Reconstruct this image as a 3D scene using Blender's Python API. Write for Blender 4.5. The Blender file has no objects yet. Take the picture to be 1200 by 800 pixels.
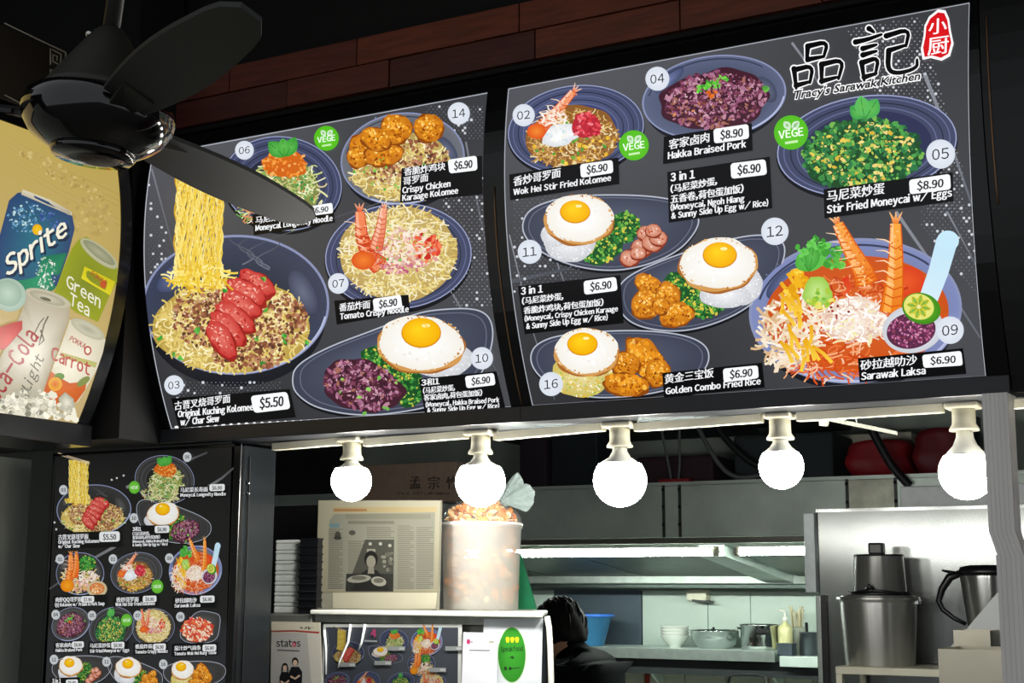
import bpy, bmesh, math, random
import numpy as np
from mathutils import Vector, Matrix

sc = bpy.context.scene
col = sc.collection
rng = random.Random(7)
PI = math.pi

# ------------------------------------------------------------------ camera
F, PIT, YAW, ROLL = 1671.4, .1726, .504, .0047      # focal length in pixels of the 1200 px frame
CAM = np.array([0, 0, 1.6])
_cy, _sy, _cp, _sp = math.cos(YAW), math.sin(YAW), math.cos(PIT), math.sin(PIT)
_R0 = np.array([_cy, _sy, 0]); FW = np.array([-_sy*_cp, _cy*_cp, _sp]); _U0 = np.array([_sy*_sp, -_cy*_sp, _cp])
RT = _R0*math.cos(ROLL) + _U0*math.sin(ROLL); UP = _U0*math.cos(ROLL) - _R0*math.sin(ROLL)
cam = bpy.data.cameras.new('camera'); camo = bpy.data.objects.new('camera', cam); col.objects.link(camo)
cam.sensor_width = 36; cam.lens = F/1200*36; cam.clip_start = .05
m = Matrix((RT, UP, -FW)).transposed().to_4x4(); m.translation = Vector(CAM)
camo.matrix_world = m
sc.camera = camo

# ------------------------------------------------------------------ world, exposure
w = bpy.data.worlds.new('hall'); sc.world = w; w.use_nodes = True
w.node_tree.nodes['Background'].inputs[0].default_value = (.93, .96, 1, 1)
w.node_tree.nodes['Background'].inputs[1].default_value = .46
sc.view_settings.view_transform = 'Standard'; sc.view_settings.look = 'None'
sc.view_settings.gamma = 1; sc.view_settings.use_curve_mapping = False
sc.view_settings.exposure = 0
sc.cycles.use_denoising = True
BULB_STRENGTH, TUBE_STRENGTH, SIGN_STRENGTH = 105, 95, 1.0

def ceiling_lamp_light(loc, size, power):
    l = bpy.data.lights.new('hall_light', 'AREA'); l.shape = 'RECTANGLE'; l.size, l.size_y = size; l.energy = power; l.color = (.93, .97, 1)
    o = bpy.data.objects.new('hall_light', l); col.objects.link(o); o.location = loc
    return o

# ------------------------------------------------------------------ pixel -> direction -> surface
def ray(x, y): return FW + RT*(x-600)/F - UP*(y-400)/F
def hit(ax, v, x, y):
    d = ray(x, y); t = (v-CAM[ax])/d[ax]; return CAM + d*t
def hx(v, x, y): return hit(0, v, x, y)
def hy(v, x, y): return hit(1, v, x, y)
def hz(v, x, y): return hit(2, v, x, y)
def depth(p): return float((np.array(p)-CAM) @ FW)
def rays(a):
    a = np.asarray(a, float).reshape(-1, 2)
    return FW[None] + RT[None]*((a[:, :1]-600)/F) - UP[None]*((a[:, 1:]-400)/F)

# ------------------------------------------------------------------ materials
def lin(c):
    if isinstance(c, str): c = tuple(int(c[i:i+2], 16) for i in (0, 2, 4))
    if max(c) > 1.001: c = tuple(v/255 for v in c)
    return tuple(v/12.92 if v <= .04045 else ((v+.055)/1.055)**2.4 for v in c)
MATS = {}
def mat(name, c, rough=.5, metal=0, var=.08, scale=30, bump=0, emit=0, alpha=1, trans=0, spec=.5, stretch=None, coat=0, aniso=0):
    if name in MATS: return MATS[name]
    M = bpy.data.materials.new(name); M.use_nodes = True; nt = M.node_tree; b = nt.nodes['Principled BSDF']
    lc = lin(c)
    b.inputs['Roughness'].default_value = rough; b.inputs['Metallic'].default_value = metal
    b.inputs['Specular IOR Level'].default_value = spec
    b.inputs['Alpha'].default_value = alpha; b.inputs['Transmission Weight'].default_value = trans
    b.inputs['Coat Weight'].default_value = coat
    tc = nt.nodes.new('ShaderNodeTexCoord'); mp = nt.nodes.new('ShaderNodeMapping'); nt.links.new(tc.outputs['Object'], mp.inputs[0])
    if stretch: mp.inputs['Scale'].default_value = stretch
    nz = nt.nodes.new('ShaderNodeTexNoise'); nz.inputs['Scale'].default_value = scale; nz.inputs['Detail'].default_value = 4
    nt.links.new(mp.outputs[0], nz.inputs['Vector'])
    rp = nt.nodes.new('ShaderNodeValToRGB'); rp.color_ramp.elements[0].position = .3; rp.color_ramp.elements[1].position = .7
    rp.color_ramp.elements[0].color = tuple(v*(1-var) for v in lc)+(1,); rp.color_ramp.elements[1].color = tuple(min(1, v*(1+var)) for v in lc)+(1,)
    nt.links.new(nz.outputs['Fac'], rp.inputs[0]); nt.links.new(rp.outputs[0], b.inputs['Base Color'])
    if bump:
        bp = nt.nodes.new('ShaderNodeBump'); bp.inputs['Strength'].default_value = bump; bp.inputs['Distance'].default_value = .004
        nt.links.new(nz.outputs['Fac'], bp.inputs['Height']); nt.links.new(bp.outputs[0], b.inputs['Normal'])
    if aniso:
        tg = nt.nodes.new('ShaderNodeTangent'); tg.direction_type = 'RADIAL'; tg.axis = 'Z'; nt.links.new(tg.outputs[0], b.inputs['Tangent']); b.inputs['Anisotropic'].default_value = abs(aniso); b.inputs['Anisotropic Rotation'].default_value = .25 if aniso < 0 else 0
    if emit:
        b.inputs['Emission Color'].default_value = lc+(1,); b.inputs['Emission Strength'].default_value = emit
    MATS[name] = M
    return M
def print_mat(name, emit, base=.25, rough=.3, coat=0):
    M = bpy.data.materials.new(name); M.use_nodes = True; nt = M.node_tree; b = nt.nodes['Principled BSDF']
    at = nt.nodes.new('ShaderNodeVertexColor'); at.layer_name = 'Col'
    mx = nt.nodes.new('ShaderNodeVectorMath'); mx.operation = 'SCALE'; mx.inputs['Scale'].default_value = base
    nt.links.new(at.outputs[0], mx.inputs[0]); nt.links.new(mx.outputs[0], b.inputs['Base Color'])
    nt.links.new(at.outputs[0], b.inputs['Emission Color']); b.inputs['Emission Strength'].default_value = emit
    b.inputs['Roughness'].default_value = rough; b.inputs['Coat Weight'].default_value = coat; b.inputs['Coat Roughness'].default_value = .08
    b.inputs['Specular IOR Level'].default_value = .3
    M.cycles.emission_sampling = 'NONE'
    return M
PM_SIGN = print_mat('backlit_menu_print', SIGN_STRENGTH)
PM_BOARD = print_mat('dim_backlit_menu_print', .8)
PM_DRINK = print_mat('backlit_drinks_print', .78)
PM_PAPER = print_mat('paper_print', 0, .8, .5)
PM_LAM = print_mat('laminated_print', 0, .8, .25, .6)

# ------------------------------------------------------------------ mesh builder
ORG = {}
def org(o): return ORG.get(o.name, np.zeros(3))
class MB:
    def __init__(s): s.v = []; s.f = []; s.mi = []; s.sm = []
    def add(s, vs, fs, smooth=False, mi=0):
        n = len(s.v); s.v += [tuple(map(float, p)) for p in vs]
        for f in fs: s.f.append(tuple(i+n for i in f)); s.sm.append(smooth); s.mi.append(mi)
        return s
    def box(s, a, b, bev=0, mi=0):
        a, b_ = [min(x, y) for x, y in zip(a, b)], [max(x, y) for x, y in zip(a, b)]
        return s.hexa([(a[0], a[1]), (b_[0], a[1]), (b_[0], b_[1]), (a[0], b_[1])], a[2], b_[2], bev, mi)
    def hexa(s, base, z0, z1, bev=0, mi=0):
        vs = [(x, y, z0) for x, y in base] + [(x, y, z1) for x, y in base]
        fs = [(3, 2, 1, 0), (4, 5, 6, 7)] + [(i, (i+1) % 4, (i+1) % 4+4, i+4) for i in range(4)]
        if bev: return s.bev(vs, fs, bev, mi)
        return s.add(vs, fs, mi=mi)
    def bev(s, vs, fs, bev, mi=0, seg=2):
        bm = bmesh.new(); q = [bm.verts.new(p) for p in vs]
        for f in fs: bm.faces.new([q[i] for i in f])
        bmesh.ops.recalc_face_normals(bm, faces=bm.faces)
        bmesh.ops.bevel(bm, geom=bm.edges[:], offset=bev, segments=seg, affect='EDGES', profile=.5)
        bm.verts.index_update()
        s.add([v.co for v in bm.verts], [[v.index for v in f.verts] for f in bm.faces], mi=mi); bm.free(); return s
    def prism(s, poly, thick):          # poly: list of 3D points (planar), extruded by vector
        n = len(poly); poly = [np.array(p, float) for p in poly]; t = np.array(thick, float)
        return s.add(poly+[p+t for p in poly], [tuple(range(n))[::-1], tuple(range(n, 2*n))]+[(i, (i+1) % n, (i+1) % n+n, i+n) for i in range(n)])
    def lathe(s, prof, c, n=32, smooth=True, sx=1, sy=1, mi=0):   # prof: (r, z)
        vs = []; fs = []
        for r, z in prof:
            for i in range(n):
                a = 2*PI*i/n; vs.append((c[0]+sx*r*math.cos(a), c[1]+sy*r*math.sin(a), c[2]+z))
        for k in range(len(prof)-1):
            for i in range(n):
                j = (i+1) % n; fs.append((k*n+i, k*n+j, (k+1)*n+j, (k+1)*n+i))
        s.add(vs, fs, smooth, mi)
        b = len(s.v)-len(vs)
        if prof[0][0] > 1e-6: s.f.append(tuple(b+i for i in range(n))[::-1]); s.sm.append(False); s.mi.append(mi)
        if prof[-1][0] > 1e-6: s.f.append(tuple(b+(len(prof)-1)*n+i for i in range(n))); s.sm.append(False); s.mi.append(mi)
        return s
    def tube(s, path, r, n=10, mi=0):
        path = [np.array(p, float) for p in path]; rr = r if hasattr(r, '__len__') else [r]*len(path)
        vs = []; fs = []; prev = None
        for i, p in enumerate(path):
            t = path[min(i+1, len(path)-1)]-path[max(i-1, 0)]; t /= np.linalg.norm(t)+1e-12
            if prev is None:
                u = np.cross(t, (0, 0, 1)) if abs(t[2]) < .9 else np.cross(t, (1, 0, 0))
            else: u = prev - t*(prev@t)
            u /= np.linalg.norm(u); prev = u; v = np.cross(t, u)
            for k in range(n):
                a = 2*PI*k/n; vs.append(p+rr[i]*(u*math.cos(a)+v*math.sin(a)))
        for i in range(len(path)-1):
            for k in range(n):
                l = (k+1) % n; fs.append((i*n+k, i*n+l, (i+1)*n+l, (i+1)*n+k))
        fs += [tuple(range(n))[::-1], tuple((len(path)-1)*n+k for k in range(n))]
        return s.add(vs, fs, True, mi)
    def build(s, name, mats, parent=None, local=False, origin=None):
        if not isinstance(mats, (list, tuple)): mats = [mats]
        V = np.array(s.v, float)
        if parent is not None: o0 = np.zeros(3) if local else org(parent)
        elif local: o0 = np.zeros(3)
        else:
            o0 = np.array(origin, float) if origin is not None else np.array([(V[:, 0].min()+V[:, 0].max())/2, (V[:, 1].min()+V[:, 1].max())/2, V[:, 2].min()])
        me = bpy.data.meshes.new(name); me.from_pydata([tuple(p) for p in V-o0], [], s.f)
        for M in mats: me.materials.append(M)
        me.polygons.foreach_set('material_index', s.mi); me.polygons.foreach_set('use_smooth', s.sm)
        bm = bmesh.new(); bm.from_mesh(me); bmesh.ops.recalc_face_normals(bm, faces=bm.faces); bm.to_mesh(me); bm.free()
        me.update()
        o = bpy.data.objects.new(name, me); col.objects.link(o)
        if parent is not None: o.parent = parent; ORG[o.name] = org(parent)
        else: o.location = o0; ORG[o.name] = o0
        return o
def tag(o, label=None, cat=None, group=None, kind=None):
    if label: o['label'] = label
    if cat: o['category'] = cat
    if group: o['group'] = group
    if kind: o['kind'] = kind
    return o
def thing(name, label, cat, loc=(0, 0, 0), group=None):
    o = bpy.data.objects.new(name, None); col.objects.link(o); o.location = loc; o.empty_display_size = .1
    ORG[o.name] = np.array(loc, float)
    return tag(o, label, cat, group)
def struct(name, mb, m): return tag(mb.build(name, m), kind='structure')
def boxo(name, a, b, m, parent=None, bev=0): return MB().box(a, b, bev).build(name, m, parent)
def copy_tree(o, parent=None, off=(0, 0, 0)):
    c = o.copy(); col.objects.link(c); c.parent = parent
    if parent is None: c.location = Vector(o.location)+Vector(off); ORG[c.name] = np.array(c.location)
    for ch in [x for x in bpy.data.objects if x.parent == o]: copy_tree(ch, c)
    return c

# ------------------------------------------------------------------ flat print laid on a surface
class Surf:
    """a surface point for each pixel direction, plus its outward normal"""
    def __init__(s, fn): s.fn = fn
def plane_surf(ax, v, nrm):
    nrm = np.array(nrm, float)
    def fn(a):
        d = rays(a); t = (v-CAM[ax])/d[:, ax]
        return CAM + d*t[:, None], np.repeat(nrm[None], len(d), 0)
    return fn
def profile_surf(ax, prof, dprof, sign):
    """surface  coord[ax] = prof(z); outward normal points to `sign` on that axis"""
    def fn(a):
        d = rays(a); t = np.full(len(d), 2.8/np.abs(d[:, ax]).mean())
        for _ in range(14):
            z = CAM[2]+d[:, 2]*t
            g = CAM[ax]+d[:, ax]*t-prof(z); dg = d[:, ax]-dprof(z)*d[:, 2]
            t = t-g/dg
        p = CAM+d*t[:, None]; n = np.zeros_like(p); n[:, ax] = sign; n[:, 2] = -sign*dprof(p[:, 2])
        return p, n/np.linalg.norm(n, axis=1)[:, None]
    return fn
TXT = bpy.data.curves.new('lettering', 'FONT'); TXT_O = bpy.data.objects.new('lettering', TXT); TXT.resolution_u = 2
TXT_S = bpy.data.scenes.new('lettering'); TXT_S.collection.objects.link(TXT_O)     # letters are cut in a scene of their own, removed at the end
TCACHE = {}
def _mesh(body, bold, shear):
    TXT.body = body; TXT.offset = bold; TXT.shear = shear
    TXT_S.view_layers[0].update()
    me = bpy.data.meshes.new_from_object(TXT_O.evaluated_get(TXT_S.view_layers[0].depsgraph))
    V = np.array([v.co[:2] for v in me.vertices]) if len(me.vertices) else np.zeros((0, 2))
    r = (V, [tuple(p.vertices) for p in me.polygons]); bpy.data.meshes.remove(me); return r
def glyphs(body, bold=0., shear=0., grot=True):
    """lettering outlines; Latin letters in the sans-serif cut, set one by one with proportional spacing"""
    key = (body, bold, shear, grot)
    if key in TCACHE: return TCACHE[key]
    if not grot: TCACHE[key] = _mesh(body, bold, shear); return TCACHE[key]
    x = 0; VV = []; FF = []; n = 0
    for ch in body:
        if ch == ' ': x += .36; continue
        lat = 33 <= ord(ch) < 127; k2 = (ch, bold, shear, 'g')
        if k2 not in TCACHE: TCACHE[k2] = _mesh(chr(ord(ch)+0xFEE0) if lat else ch, bold if lat else 0, shear)
        V, Fc = TCACHE[k2]
        if not len(V): continue
        if lat: a = V[:, 0].min(); wd = V[:, 0].max()-a; V = V-np.array([[a-x-.03, 0]]); x += wd+.085
        else: V = V+np.array([[x, 0]]); x += .98
        VV.append(V); FF += [tuple(i+n for i in f) for f in Fc]; n += len(V)
    TCACHE[key] = (np.vstack(VV) if VV else np.zeros((0, 2)), FF); return TCACHE[key]
class Print:
    LAY = 6e-5; STEP = 6e-7
    def __init__(s, fn, m): s.fn = fn; s.m = m; s.T = None; s.gain = 1; s.mult = 1; s.neutral = 0; s.reset()
    def reset(s): s.p = []; s.c = []; s.o = []; s.f = []; s.layer = 1; s.k = 0
    def lay(s, n=None): s.layer = s.layer+1 if n is None else (n*s.mult if n < 30 else n+45); s.k = 0
    def raw(s, pts, faces, cols):
        n = len(s.p); s.k += 1; off = 1.2e-4+s.layer*s.LAY+(s.k % 90)*s.STEP
        for q in pts: s.p.append(s.T(*q) if s.T else tuple(q))
        s.c += cols; s.o += [off]*len(pts); s.f += [tuple(i+n for i in f) for f in faces]
    def poly(s, pts, c):
        s.raw(pts, [tuple(range(len(pts)))], [lin(c)]*len(pts))
    def star(s, ctr, pts, c, cc=None, step=6):
        if max(math.hypot(q[0]-ctr[0], q[1]-ctr[1]) for q in pts) > 7: s.lay()
        c = lin(c); cc = lin(cc) if cc else c; n = len(pts); mx = max(math.hypot(p[0]-ctr[0], p[1]-ctr[1]) for p in pts)
        R = max(1, math.ceil(mx/step)); V = [tuple(ctr)]; C = [cc]; Fc = []
        for r in range(1, R+1):
            t = r/R
            for p in pts: V.append((ctr[0]+(p[0]-ctr[0])*t, ctr[1]+(p[1]-ctr[1])*t)); C.append(tuple(a+(b-a)*t for a, b in zip(cc, c)))
        for i in range(n):
            j = (i+1) % n; Fc.append((0, 1+i, 1+j))
            for r in range(R-1): Fc.append((1+r*n+i, 1+(r+1)*n+i, 1+(r+1)*n+j, 1+r*n+j))
        s.raw(V, Fc, C)
    def ell(s, cx, cy, rx, ry, c, cc=None, rot=0, n=None, jit=0, cshift=(0, 0)):
        n = n or (12 if max(rx, ry) < 8 else 22 if max(rx, ry) < 20 else 40 if max(rx, ry) < 45 else 72); ca, sa = math.cos(rot), math.sin(rot); P = []
        ph = [rng.uniform(0, 6.28) for _ in range(3)]
        for i in range(n):
            a = 2*PI*i/n; j = 1+jit*(.5*math.sin(3*a+ph[0])+.35*math.sin(5*a+ph[1])+.3*math.sin(9*a+ph[2])); x, y = rx*j*math.cos(a), ry*j*math.sin(a)
            P.append((cx+x*ca-y*sa, cy+x*sa+y*ca))
        s.star((cx+cshift[0], cy+cshift[1]), P, c, cc)
    def ring(s, cx, cy, rx, ry, w, c, rot=0, a0=0, a1=2*PI, n=56):
        ca, sa = math.cos(rot), math.sin(rot); V = []; c = lin(c)
        for i in range(n+1):
            a = a0+(a1-a0)*i/n
            for d in (0, w): x, y = (rx-d)*math.cos(a), (ry-d)*math.sin(a); V.append((cx+x*ca-y*sa, cy+x*sa+y*ca))
        s.raw(V, [(2*i, 2*i+2, 2*i+3, 2*i+1) for i in range(n)], [c]*len(V))
    def strip(s, pts, w, c, c2=None, w2=None):
        Q = [tuple(pts[0])]
        for a, b in zip(pts[:-1], pts[1:]):
            m_ = max(1, math.ceil(math.hypot(b[0]-a[0], b[1]-a[1])/10)); Q += [(a[0]+(b[0]-a[0])*i/m_, a[1]+(b[1]-a[1])*i/m_) for i in range(1, m_+1)]
        pts = Q
        n = len(pts); V = []; C = []; c = lin(c); c2 = lin(c2) if c2 else c; w2 = w if w2 is None else w2
        for i, p in enumerate(pts):
            a = pts[max(i-1, 0)]; b = pts[min(i+1, n-1)]; dx, dy = b[0]-a[0], b[1]-a[1]; L = math.hypot(dx, dy)+1e-9
            t = i/(n-1); ww = (w+(w2-w)*t)/2; nx, ny = -dy/L*ww, dx/L*ww
            V += [(p[0]+nx, p[1]+ny), (p[0]-nx, p[1]-ny)]; cc = tuple(u+(v-u)*t for u, v in zip(c, c2)); C += [cc, cc]
        s.raw(V, [(2*i, 2*i+2, 2*i+3, 2*i+1) for i in range(n-1)], C)
    def outline(s, pts, w, c): s.strip(list(pts)+[pts[0]], w, c)
    def quad(s, q, c, c2=None, nu=None, nv=None):      # q: TL TR BR BL ; c top, c2 bottom
        q = [np.array(p, float) for p in q]; c = lin(c); c2 = lin(c2) if c2 else c
        nu = nu or max(1, int(np.linalg.norm(q[1]-q[0])/40)); nv = nv or max(1, int(np.linalg.norm(q[3]-q[0])/8)); V = []; C = []
        for j in range(nv+1):
            for i in range(nu+1):
                u, v = i/nu, j/nv; V.append(tuple((q[0]*(1-u)+q[1]*u)*(1-v)+(q[3]*(1-u)+q[2]*u)*v)); C.append(tuple(a+(b-a)*v for a, b in zip(c, c2)))
        s.raw(V, [(j*(nu+1)+i, j*(nu+1)+i+1, (j+1)*(nu+1)+i+1, (j+1)*(nu+1)+i) for j in range(nv) for i in range(nu)], C)
    def rquad(s, q, c, r=.12):                         # quad with rounded corners
        q = [np.array(p, float) for p in q]; asp = np.linalg.norm(q[1]-q[0])/np.linalg.norm(q[3]-q[0]); P = []
        for (u0, v0, a0) in ((1, 0, -90), (1, 1, 0), (0, 1, 90), (0, 0, 180)):
            for k in range(4):
                a = math.radians(a0+k*30); ru, rv = r/asp, r
                u = (u0-ru if u0 else ru)+ru*math.cos(a); v = (v0-rv if v0 else rv)+rv*math.sin(a)
                P.append(tuple((q[0]*(1-u)+q[1]*u)*(1-v)+(q[3]*(1-u)+q[2]*u)*v))
        s.star(tuple(sum(q)/4), P, c)
    def bits(s, cx, cy, rx, ry, n, s0, s1, cols, rot=0, flat=.75, grad=None):
        ca, sa = math.cos(rot), math.sin(rot)
        for _ in range(n):
            r = math.sqrt(rng.random()); a = rng.uniform(0, 2*PI); x, y = rx*r*math.cos(a), ry*r*math.sin(a); z = rng.uniform(s0, s1); b = rng.uniform(0, PI)
            m_ = rng.choice((5, 6, 7)); cb, sb = math.cos(b), math.sin(b); P = []
            for i in range(m_):
                t = 2*PI*i/m_; q = z*rng.uniform(.7, 1.15); u, v = q*math.cos(t), q*flat*math.sin(t)
                P.append((cx+x*ca-y*sa+u*cb-v*sb, cy+x*sa+y*ca+u*sb+v*cb))
            s.poly(P, rng.choice(cols))
    def noodles(s, cx, cy, rx, ry, n, L, w, cols, rot=0):
        ca, sa = math.cos(rot), math.sin(rot)
        for _ in range(n):
            r = math.sqrt(rng.random()); a = rng.uniform(0, 2*PI); x, y = cx+rx*r*math.cos(a)*ca-ry*r*math.sin(a)*sa, cy+rx*r*math.cos(a)*sa+ry*r*math.sin(a)*ca
            th = rng.uniform(0, 2*PI); k = rng.uniform(-1, 1)*2.6/L; P = []; m_ = 5; st = L*rng.uniform(.6, 1.2)/m_
            x -= math.cos(th)*L*.4; y -= math.sin(th)*L*.4
            for i in range(m_+1):
                P.append((x, y)); x += st*math.cos(th); y += st*math.sin(th)*.8; th += k*st
            s.strip(P, w*rng.uniform(.7, 1.2), rng.choice(cols))
    def text(s, body, x1, y1, x2, y2, h, c, bold=.02, shear=0, up=None, plain=False):
        V, Fc = glyphs(body, min(bold, .012) if plain is False else bold, shear, not plain)
        if not len(V): return
        x0, xm = V[:, 0].min(), V[:, 0].max(); hi = .74 if all(ord(ch) < 256 for ch in body) else .86
        d = np.array([x2-x1, y2-y1], float)
        u = np.array(up, float) if up is not None else np.array([d[1], -d[0]])/np.linalg.norm(d)
        P = np.array([x1, y1])[None] + (V[:, :1]-x0)/(xm-x0)*d[None] + V[:, 1:]/hi*h*u[None]
        e = max(0, bold-.012)*h*1.2
        if h > 12: s.layer += 4
        for k in ((0,) if e <= 0 or plain else (-e, e)):
            s.raw([(q[0]+k, q[1]) for q in P], Fc, [lin(c)]*len(P))
    def build(s, name, parent, label=None, kind=None):
        p, n = s.fn(np.array(s.p)); P = p+n*np.array(s.o)[:, None]
        me = bpy.data.meshes.new(name); me.from_pydata([tuple(q) for q in P-org(parent)], [], s.f)
        a = me.color_attributes.new('Col', 'FLOAT_COLOR', 'POINT'); C = np.ones((len(s.c), 4)); C[:, :3] = np.array(s.c)*s.gain
        if s.neutral:                                  # this print run has greyer crockery
            bl = (C[:, 2] > C[:, 0]*1.12) & (C[:, 2] > C[:, 1]*1.1) & (C[:, 2] < .45); C[bl, :3] = C[bl, :3].mean(1)[:, None]*(1-s.neutral*.5)
        a.data.foreach_set('color', C.ravel()); me.materials.append(s.m)
        # faces must look outward
        pol = me.polygons; nn = np.zeros(len(pol)*3); pol.foreach_get('normal', nn); nn = nn.reshape(-1, 3)
        ref = n[[f[0] for f in s.f]]; flip = np.nonzero((nn*ref).sum(1) < 0)[0]
        if len(flip):
            bm = bmesh.new(); bm.from_mesh(me); bm.faces.ensure_lookup_table(); bmesh.ops.reverse_faces(bm, faces=[bm.faces[i] for i in flip]); bm.to_mesh(me); bm.free()
        o = bpy.data.objects.new(name, me); col.objects.link(o); o.parent = parent; ORG[o.name] = org(parent)
        if label: o['label'] = label
        if kind: o['kind'] = kind
        s.reset(); return o
# ------------------------------------------------------------------ the setting
steel = mat('brushed_steel', '9aa3a1', .34, 1, .10, 6, stretch=(1, 1, 14))
steel_h = mat('hood_steel', 'c8d4cd', .42, .3, .16, 5)
darkm = mat('black_powder_coat', '17181b', .38, 0, .1, 40, spec=.5)
black = mat('black_matte', '070708', .8, 0, .2, 10)
white_pl = mat('white_plastic', 'dcdcd2', .4, 0, .05, 20)
cream = mat('cream_enamel', 'd6d2bd', .45, 0, .1, 12)
chrome = mat('polished_steel', 'c8cccb', .14, 1, .05, 12)

struct('floor', MB().box((-6, -3, -.05), (3, 7, 0)), mat('grey_floor_tile', '57544f', .5, 0, .2, 3))
struct('ceiling', MB().box((-6, 1.0, 3.3), (3, 7, 3.36)), black)
struct('wall_back', MB().box((-4.6, 6.5, 0), (1.4, 6.56, 3.3)), mat('pale_green_wall_sheet', 'c3cfc6', .35, 0, .07, 4))
struct('wall_left', MB().box((-4.66, 2.66, 0), (-4.6, 6.56, 3.3)), mat('dark_kitchen_wall', '1e2120', .7, 0, .1, 4))
struct('wall_gap_filler', MB().box((-4.66, 2.46, 1.945), (-2.402, 2.612, 3.3)), black)  # black filler added so the gap between the sign boxes stays dark
struct('wall_far_blocker', MB().box((-5.6, -3, 0), (-5.54, 2.6, 3.36)), black)  # added black wall, keeps the bright world background out at the left
struct('wall_right', MB().box((.95, 2.76, 0), (1.01, 6.5, 3.3)), mat('grey_kitchen_wall', '6a706c', .6, 0, .1, 4))
struct('wall_neighbour', MB().box((-2.96, .2, 0), (-2.90, 2.66, 1.93)), mat('dull_green_steel', 'a9aea4', .34, .2, .12, 3, stretch=(1, 6, 1)))
# bulkhead above the signs and the band of wooden cladding under it
struct('wall_bulkhead', MB().box((-2.62, 2.63, 2.60), (1.4, 2.76, 3.3)), black)
zt, zb = 2.872, 2.735
wd = [mat('dark_brown_plank', '6a3224', .5, 0, .25, 9, .2, stretch=(1, 1, 9)), mat('red_brown_plank', '7a3c26', .5, 0, .25, 9, .2, stretch=(1, 1, 9)), mat('umber_plank', '56291e', .5, 0, .25, 9, .2, stretch=(1, 1, 9))]
clad = struct('trim_1', MB().box((-2.42, 2.612, zb-.01), (1.4, 2.63, zt+.01)), black)
tag(clad, 'dark strip carrying the brown wooden planks over the menu')
for r in range(2):
    x = -2.42-r*.12; h = (zt-zb)/2
    while x < 1.35:
        L = rng.uniform(.28, .55); d = rng.uniform(0, .004)
        MB().box((max(x, -2.42)+.0015, 2.60-d, zb+r*h+.0015), (min(x+L, 1.38)-.0015, 2.614, zb+(r+1)*h-.0015), .0012).build('plank', rng.choice(wd), clad); x += L
# roof beams glimpsed behind the fan
struct('trim_2', MB().prism([hy(3.1, 120, -12), hy(3.1, 136, -12), hy(3.1, 163, 27), hy(3.1, 150, 36)], (0, .06, 0)), mat('yellow_painted_beam', '8a6a1c', .7))
struct('trim_3', MB().prism([hy(3.3, 160, -20), hy(3.3, 330, -20), hy(3.3, 235, 14), hy(3.3, 165, 26)], (0, .06, 0)), mat('dim_grey_beam', '6a665e', .7))
# ------------------------------------------------------------------ the food pictures (flat print), drawn once in the pixels of the big menu
NOOD = ['e8d58a', 'f0e2a2', 'd9c06a', 'f6edc0', 'cdb25c', 'e6cc74']
YNOO = ['f0d24a', 'e6bf33', 'f7e27c', 'd9a928', 'fbeea0']
MINCE = ['8a5238', 'a56a48', '6d3f2c', 'b98260', '94573f', '5c382a', 'c39672']
CHAR = ['c8322c', 'd94438', 'b02420', 'e2685a', 'ee9c8e']
GREEN = ['2f7a34', '4c9a3c', '1f5c2a', '7ab648', '3b8a3a', '174a22']
PORK = ['7d3f58', '9a5874', '5e2b40', 'c08aa0', '6a3346', 'a46a5a', '47202e', 'a8708c', '8f5070']
KARA = ['e08a1c', 'f2a42c', 'c87014', 'f7bb4a', 'b45f12', 'ea961f']
PLATE, PRIM = '33364a', '8f96b8'
def pl(p, cx, cy, rx, ry, rot=0, c='2b2e3e', cc='3f4460', rim='9aa2c8', rings=4, inner=.62):
    p.ell(cx, cy+ry*.05, rx*1.01, ry*1.03, '15161c', rot=rot); p.lay()
    p.ell(cx, cy, rx, ry, '434966', cc, rot=rot, cshift=(-rx*.2, -ry*.35)); p.lay()
    p.ring(cx, cy, rx, ry, max(1.0, rx*.014), rim, rot)
    for k in range(rings):
        t = .93-k*.075; p.ring(cx, cy+ry*.01*k, rx*t, ry*t, max(.8, rx*.012), '23263a' if k % 2 else '646c94', rot)
    p.ell(cx, cy+ry*.04, rx*inner, ry*inner, c, rot=rot); p.lay()
def bowl(p, cx, cy, rx, ry, rot=0, body=.16, c='1d2029', hi='3e4459'):
    p.ell(cx, cy+ry*body, rx*.96, ry*.99, '191b22', '2c2f3a', rot=rot); p.lay()
    p.ell(cx, cy, rx, ry, '8890b4', rot=rot); p.lay()
    p.ell(cx, cy, rx*.975, ry*.965, hi, c, rot=rot, cshift=(rx*.2, ry*.1)); p.lay()
    p.ell(cx+rx*.72, cy-ry*.18, rx*.12, ry*.34, '40465c', '666c84', rot=rot-.45); p.ell(cx-rx*.62, cy-ry*.42, rx*.26, ry*.16, '414a68', '6a75a2', rot=rot-.6)
    p.ring(cx, cy, rx*.93, ry*.92, rx*.02, '3a4058', rot, 3.4, 5.6); p.ring(cx, cy, rx*.985, ry*.985, rx*.022, 'b4bcdc', rot, .2, 2.2); p.lay()
def leafplate(p, pts, c='3c4050', cc='596074', rim='b4bac8'):
    cx = sum(q[0] for q in pts)/len(pts); cy = sum(q[1] for q in pts)/len(pts)
    # smooth the outline
    P = np.array(pts, float)
    for _ in range(3): P = np.stack([P*.75+np.roll(P, -1, 0)*.25, P*.25+np.roll(P, -1, 0)*.75], 1).reshape(-1, 2)
    p.star((cx, cy+4), [(x, y+4) for x, y in P], '14151a'); p.lay()
    p.star((cx-8, cy-10), [tuple(q) for q in P], c, cc); p.lay()
    p.outline([tuple(q) for q in P], 1.6, rim)
    p.outline([(cx+(x-cx)*.93, cy+(y-cy)*.92) for x, y in P], 1.2, '666c80'); p.lay()
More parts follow.
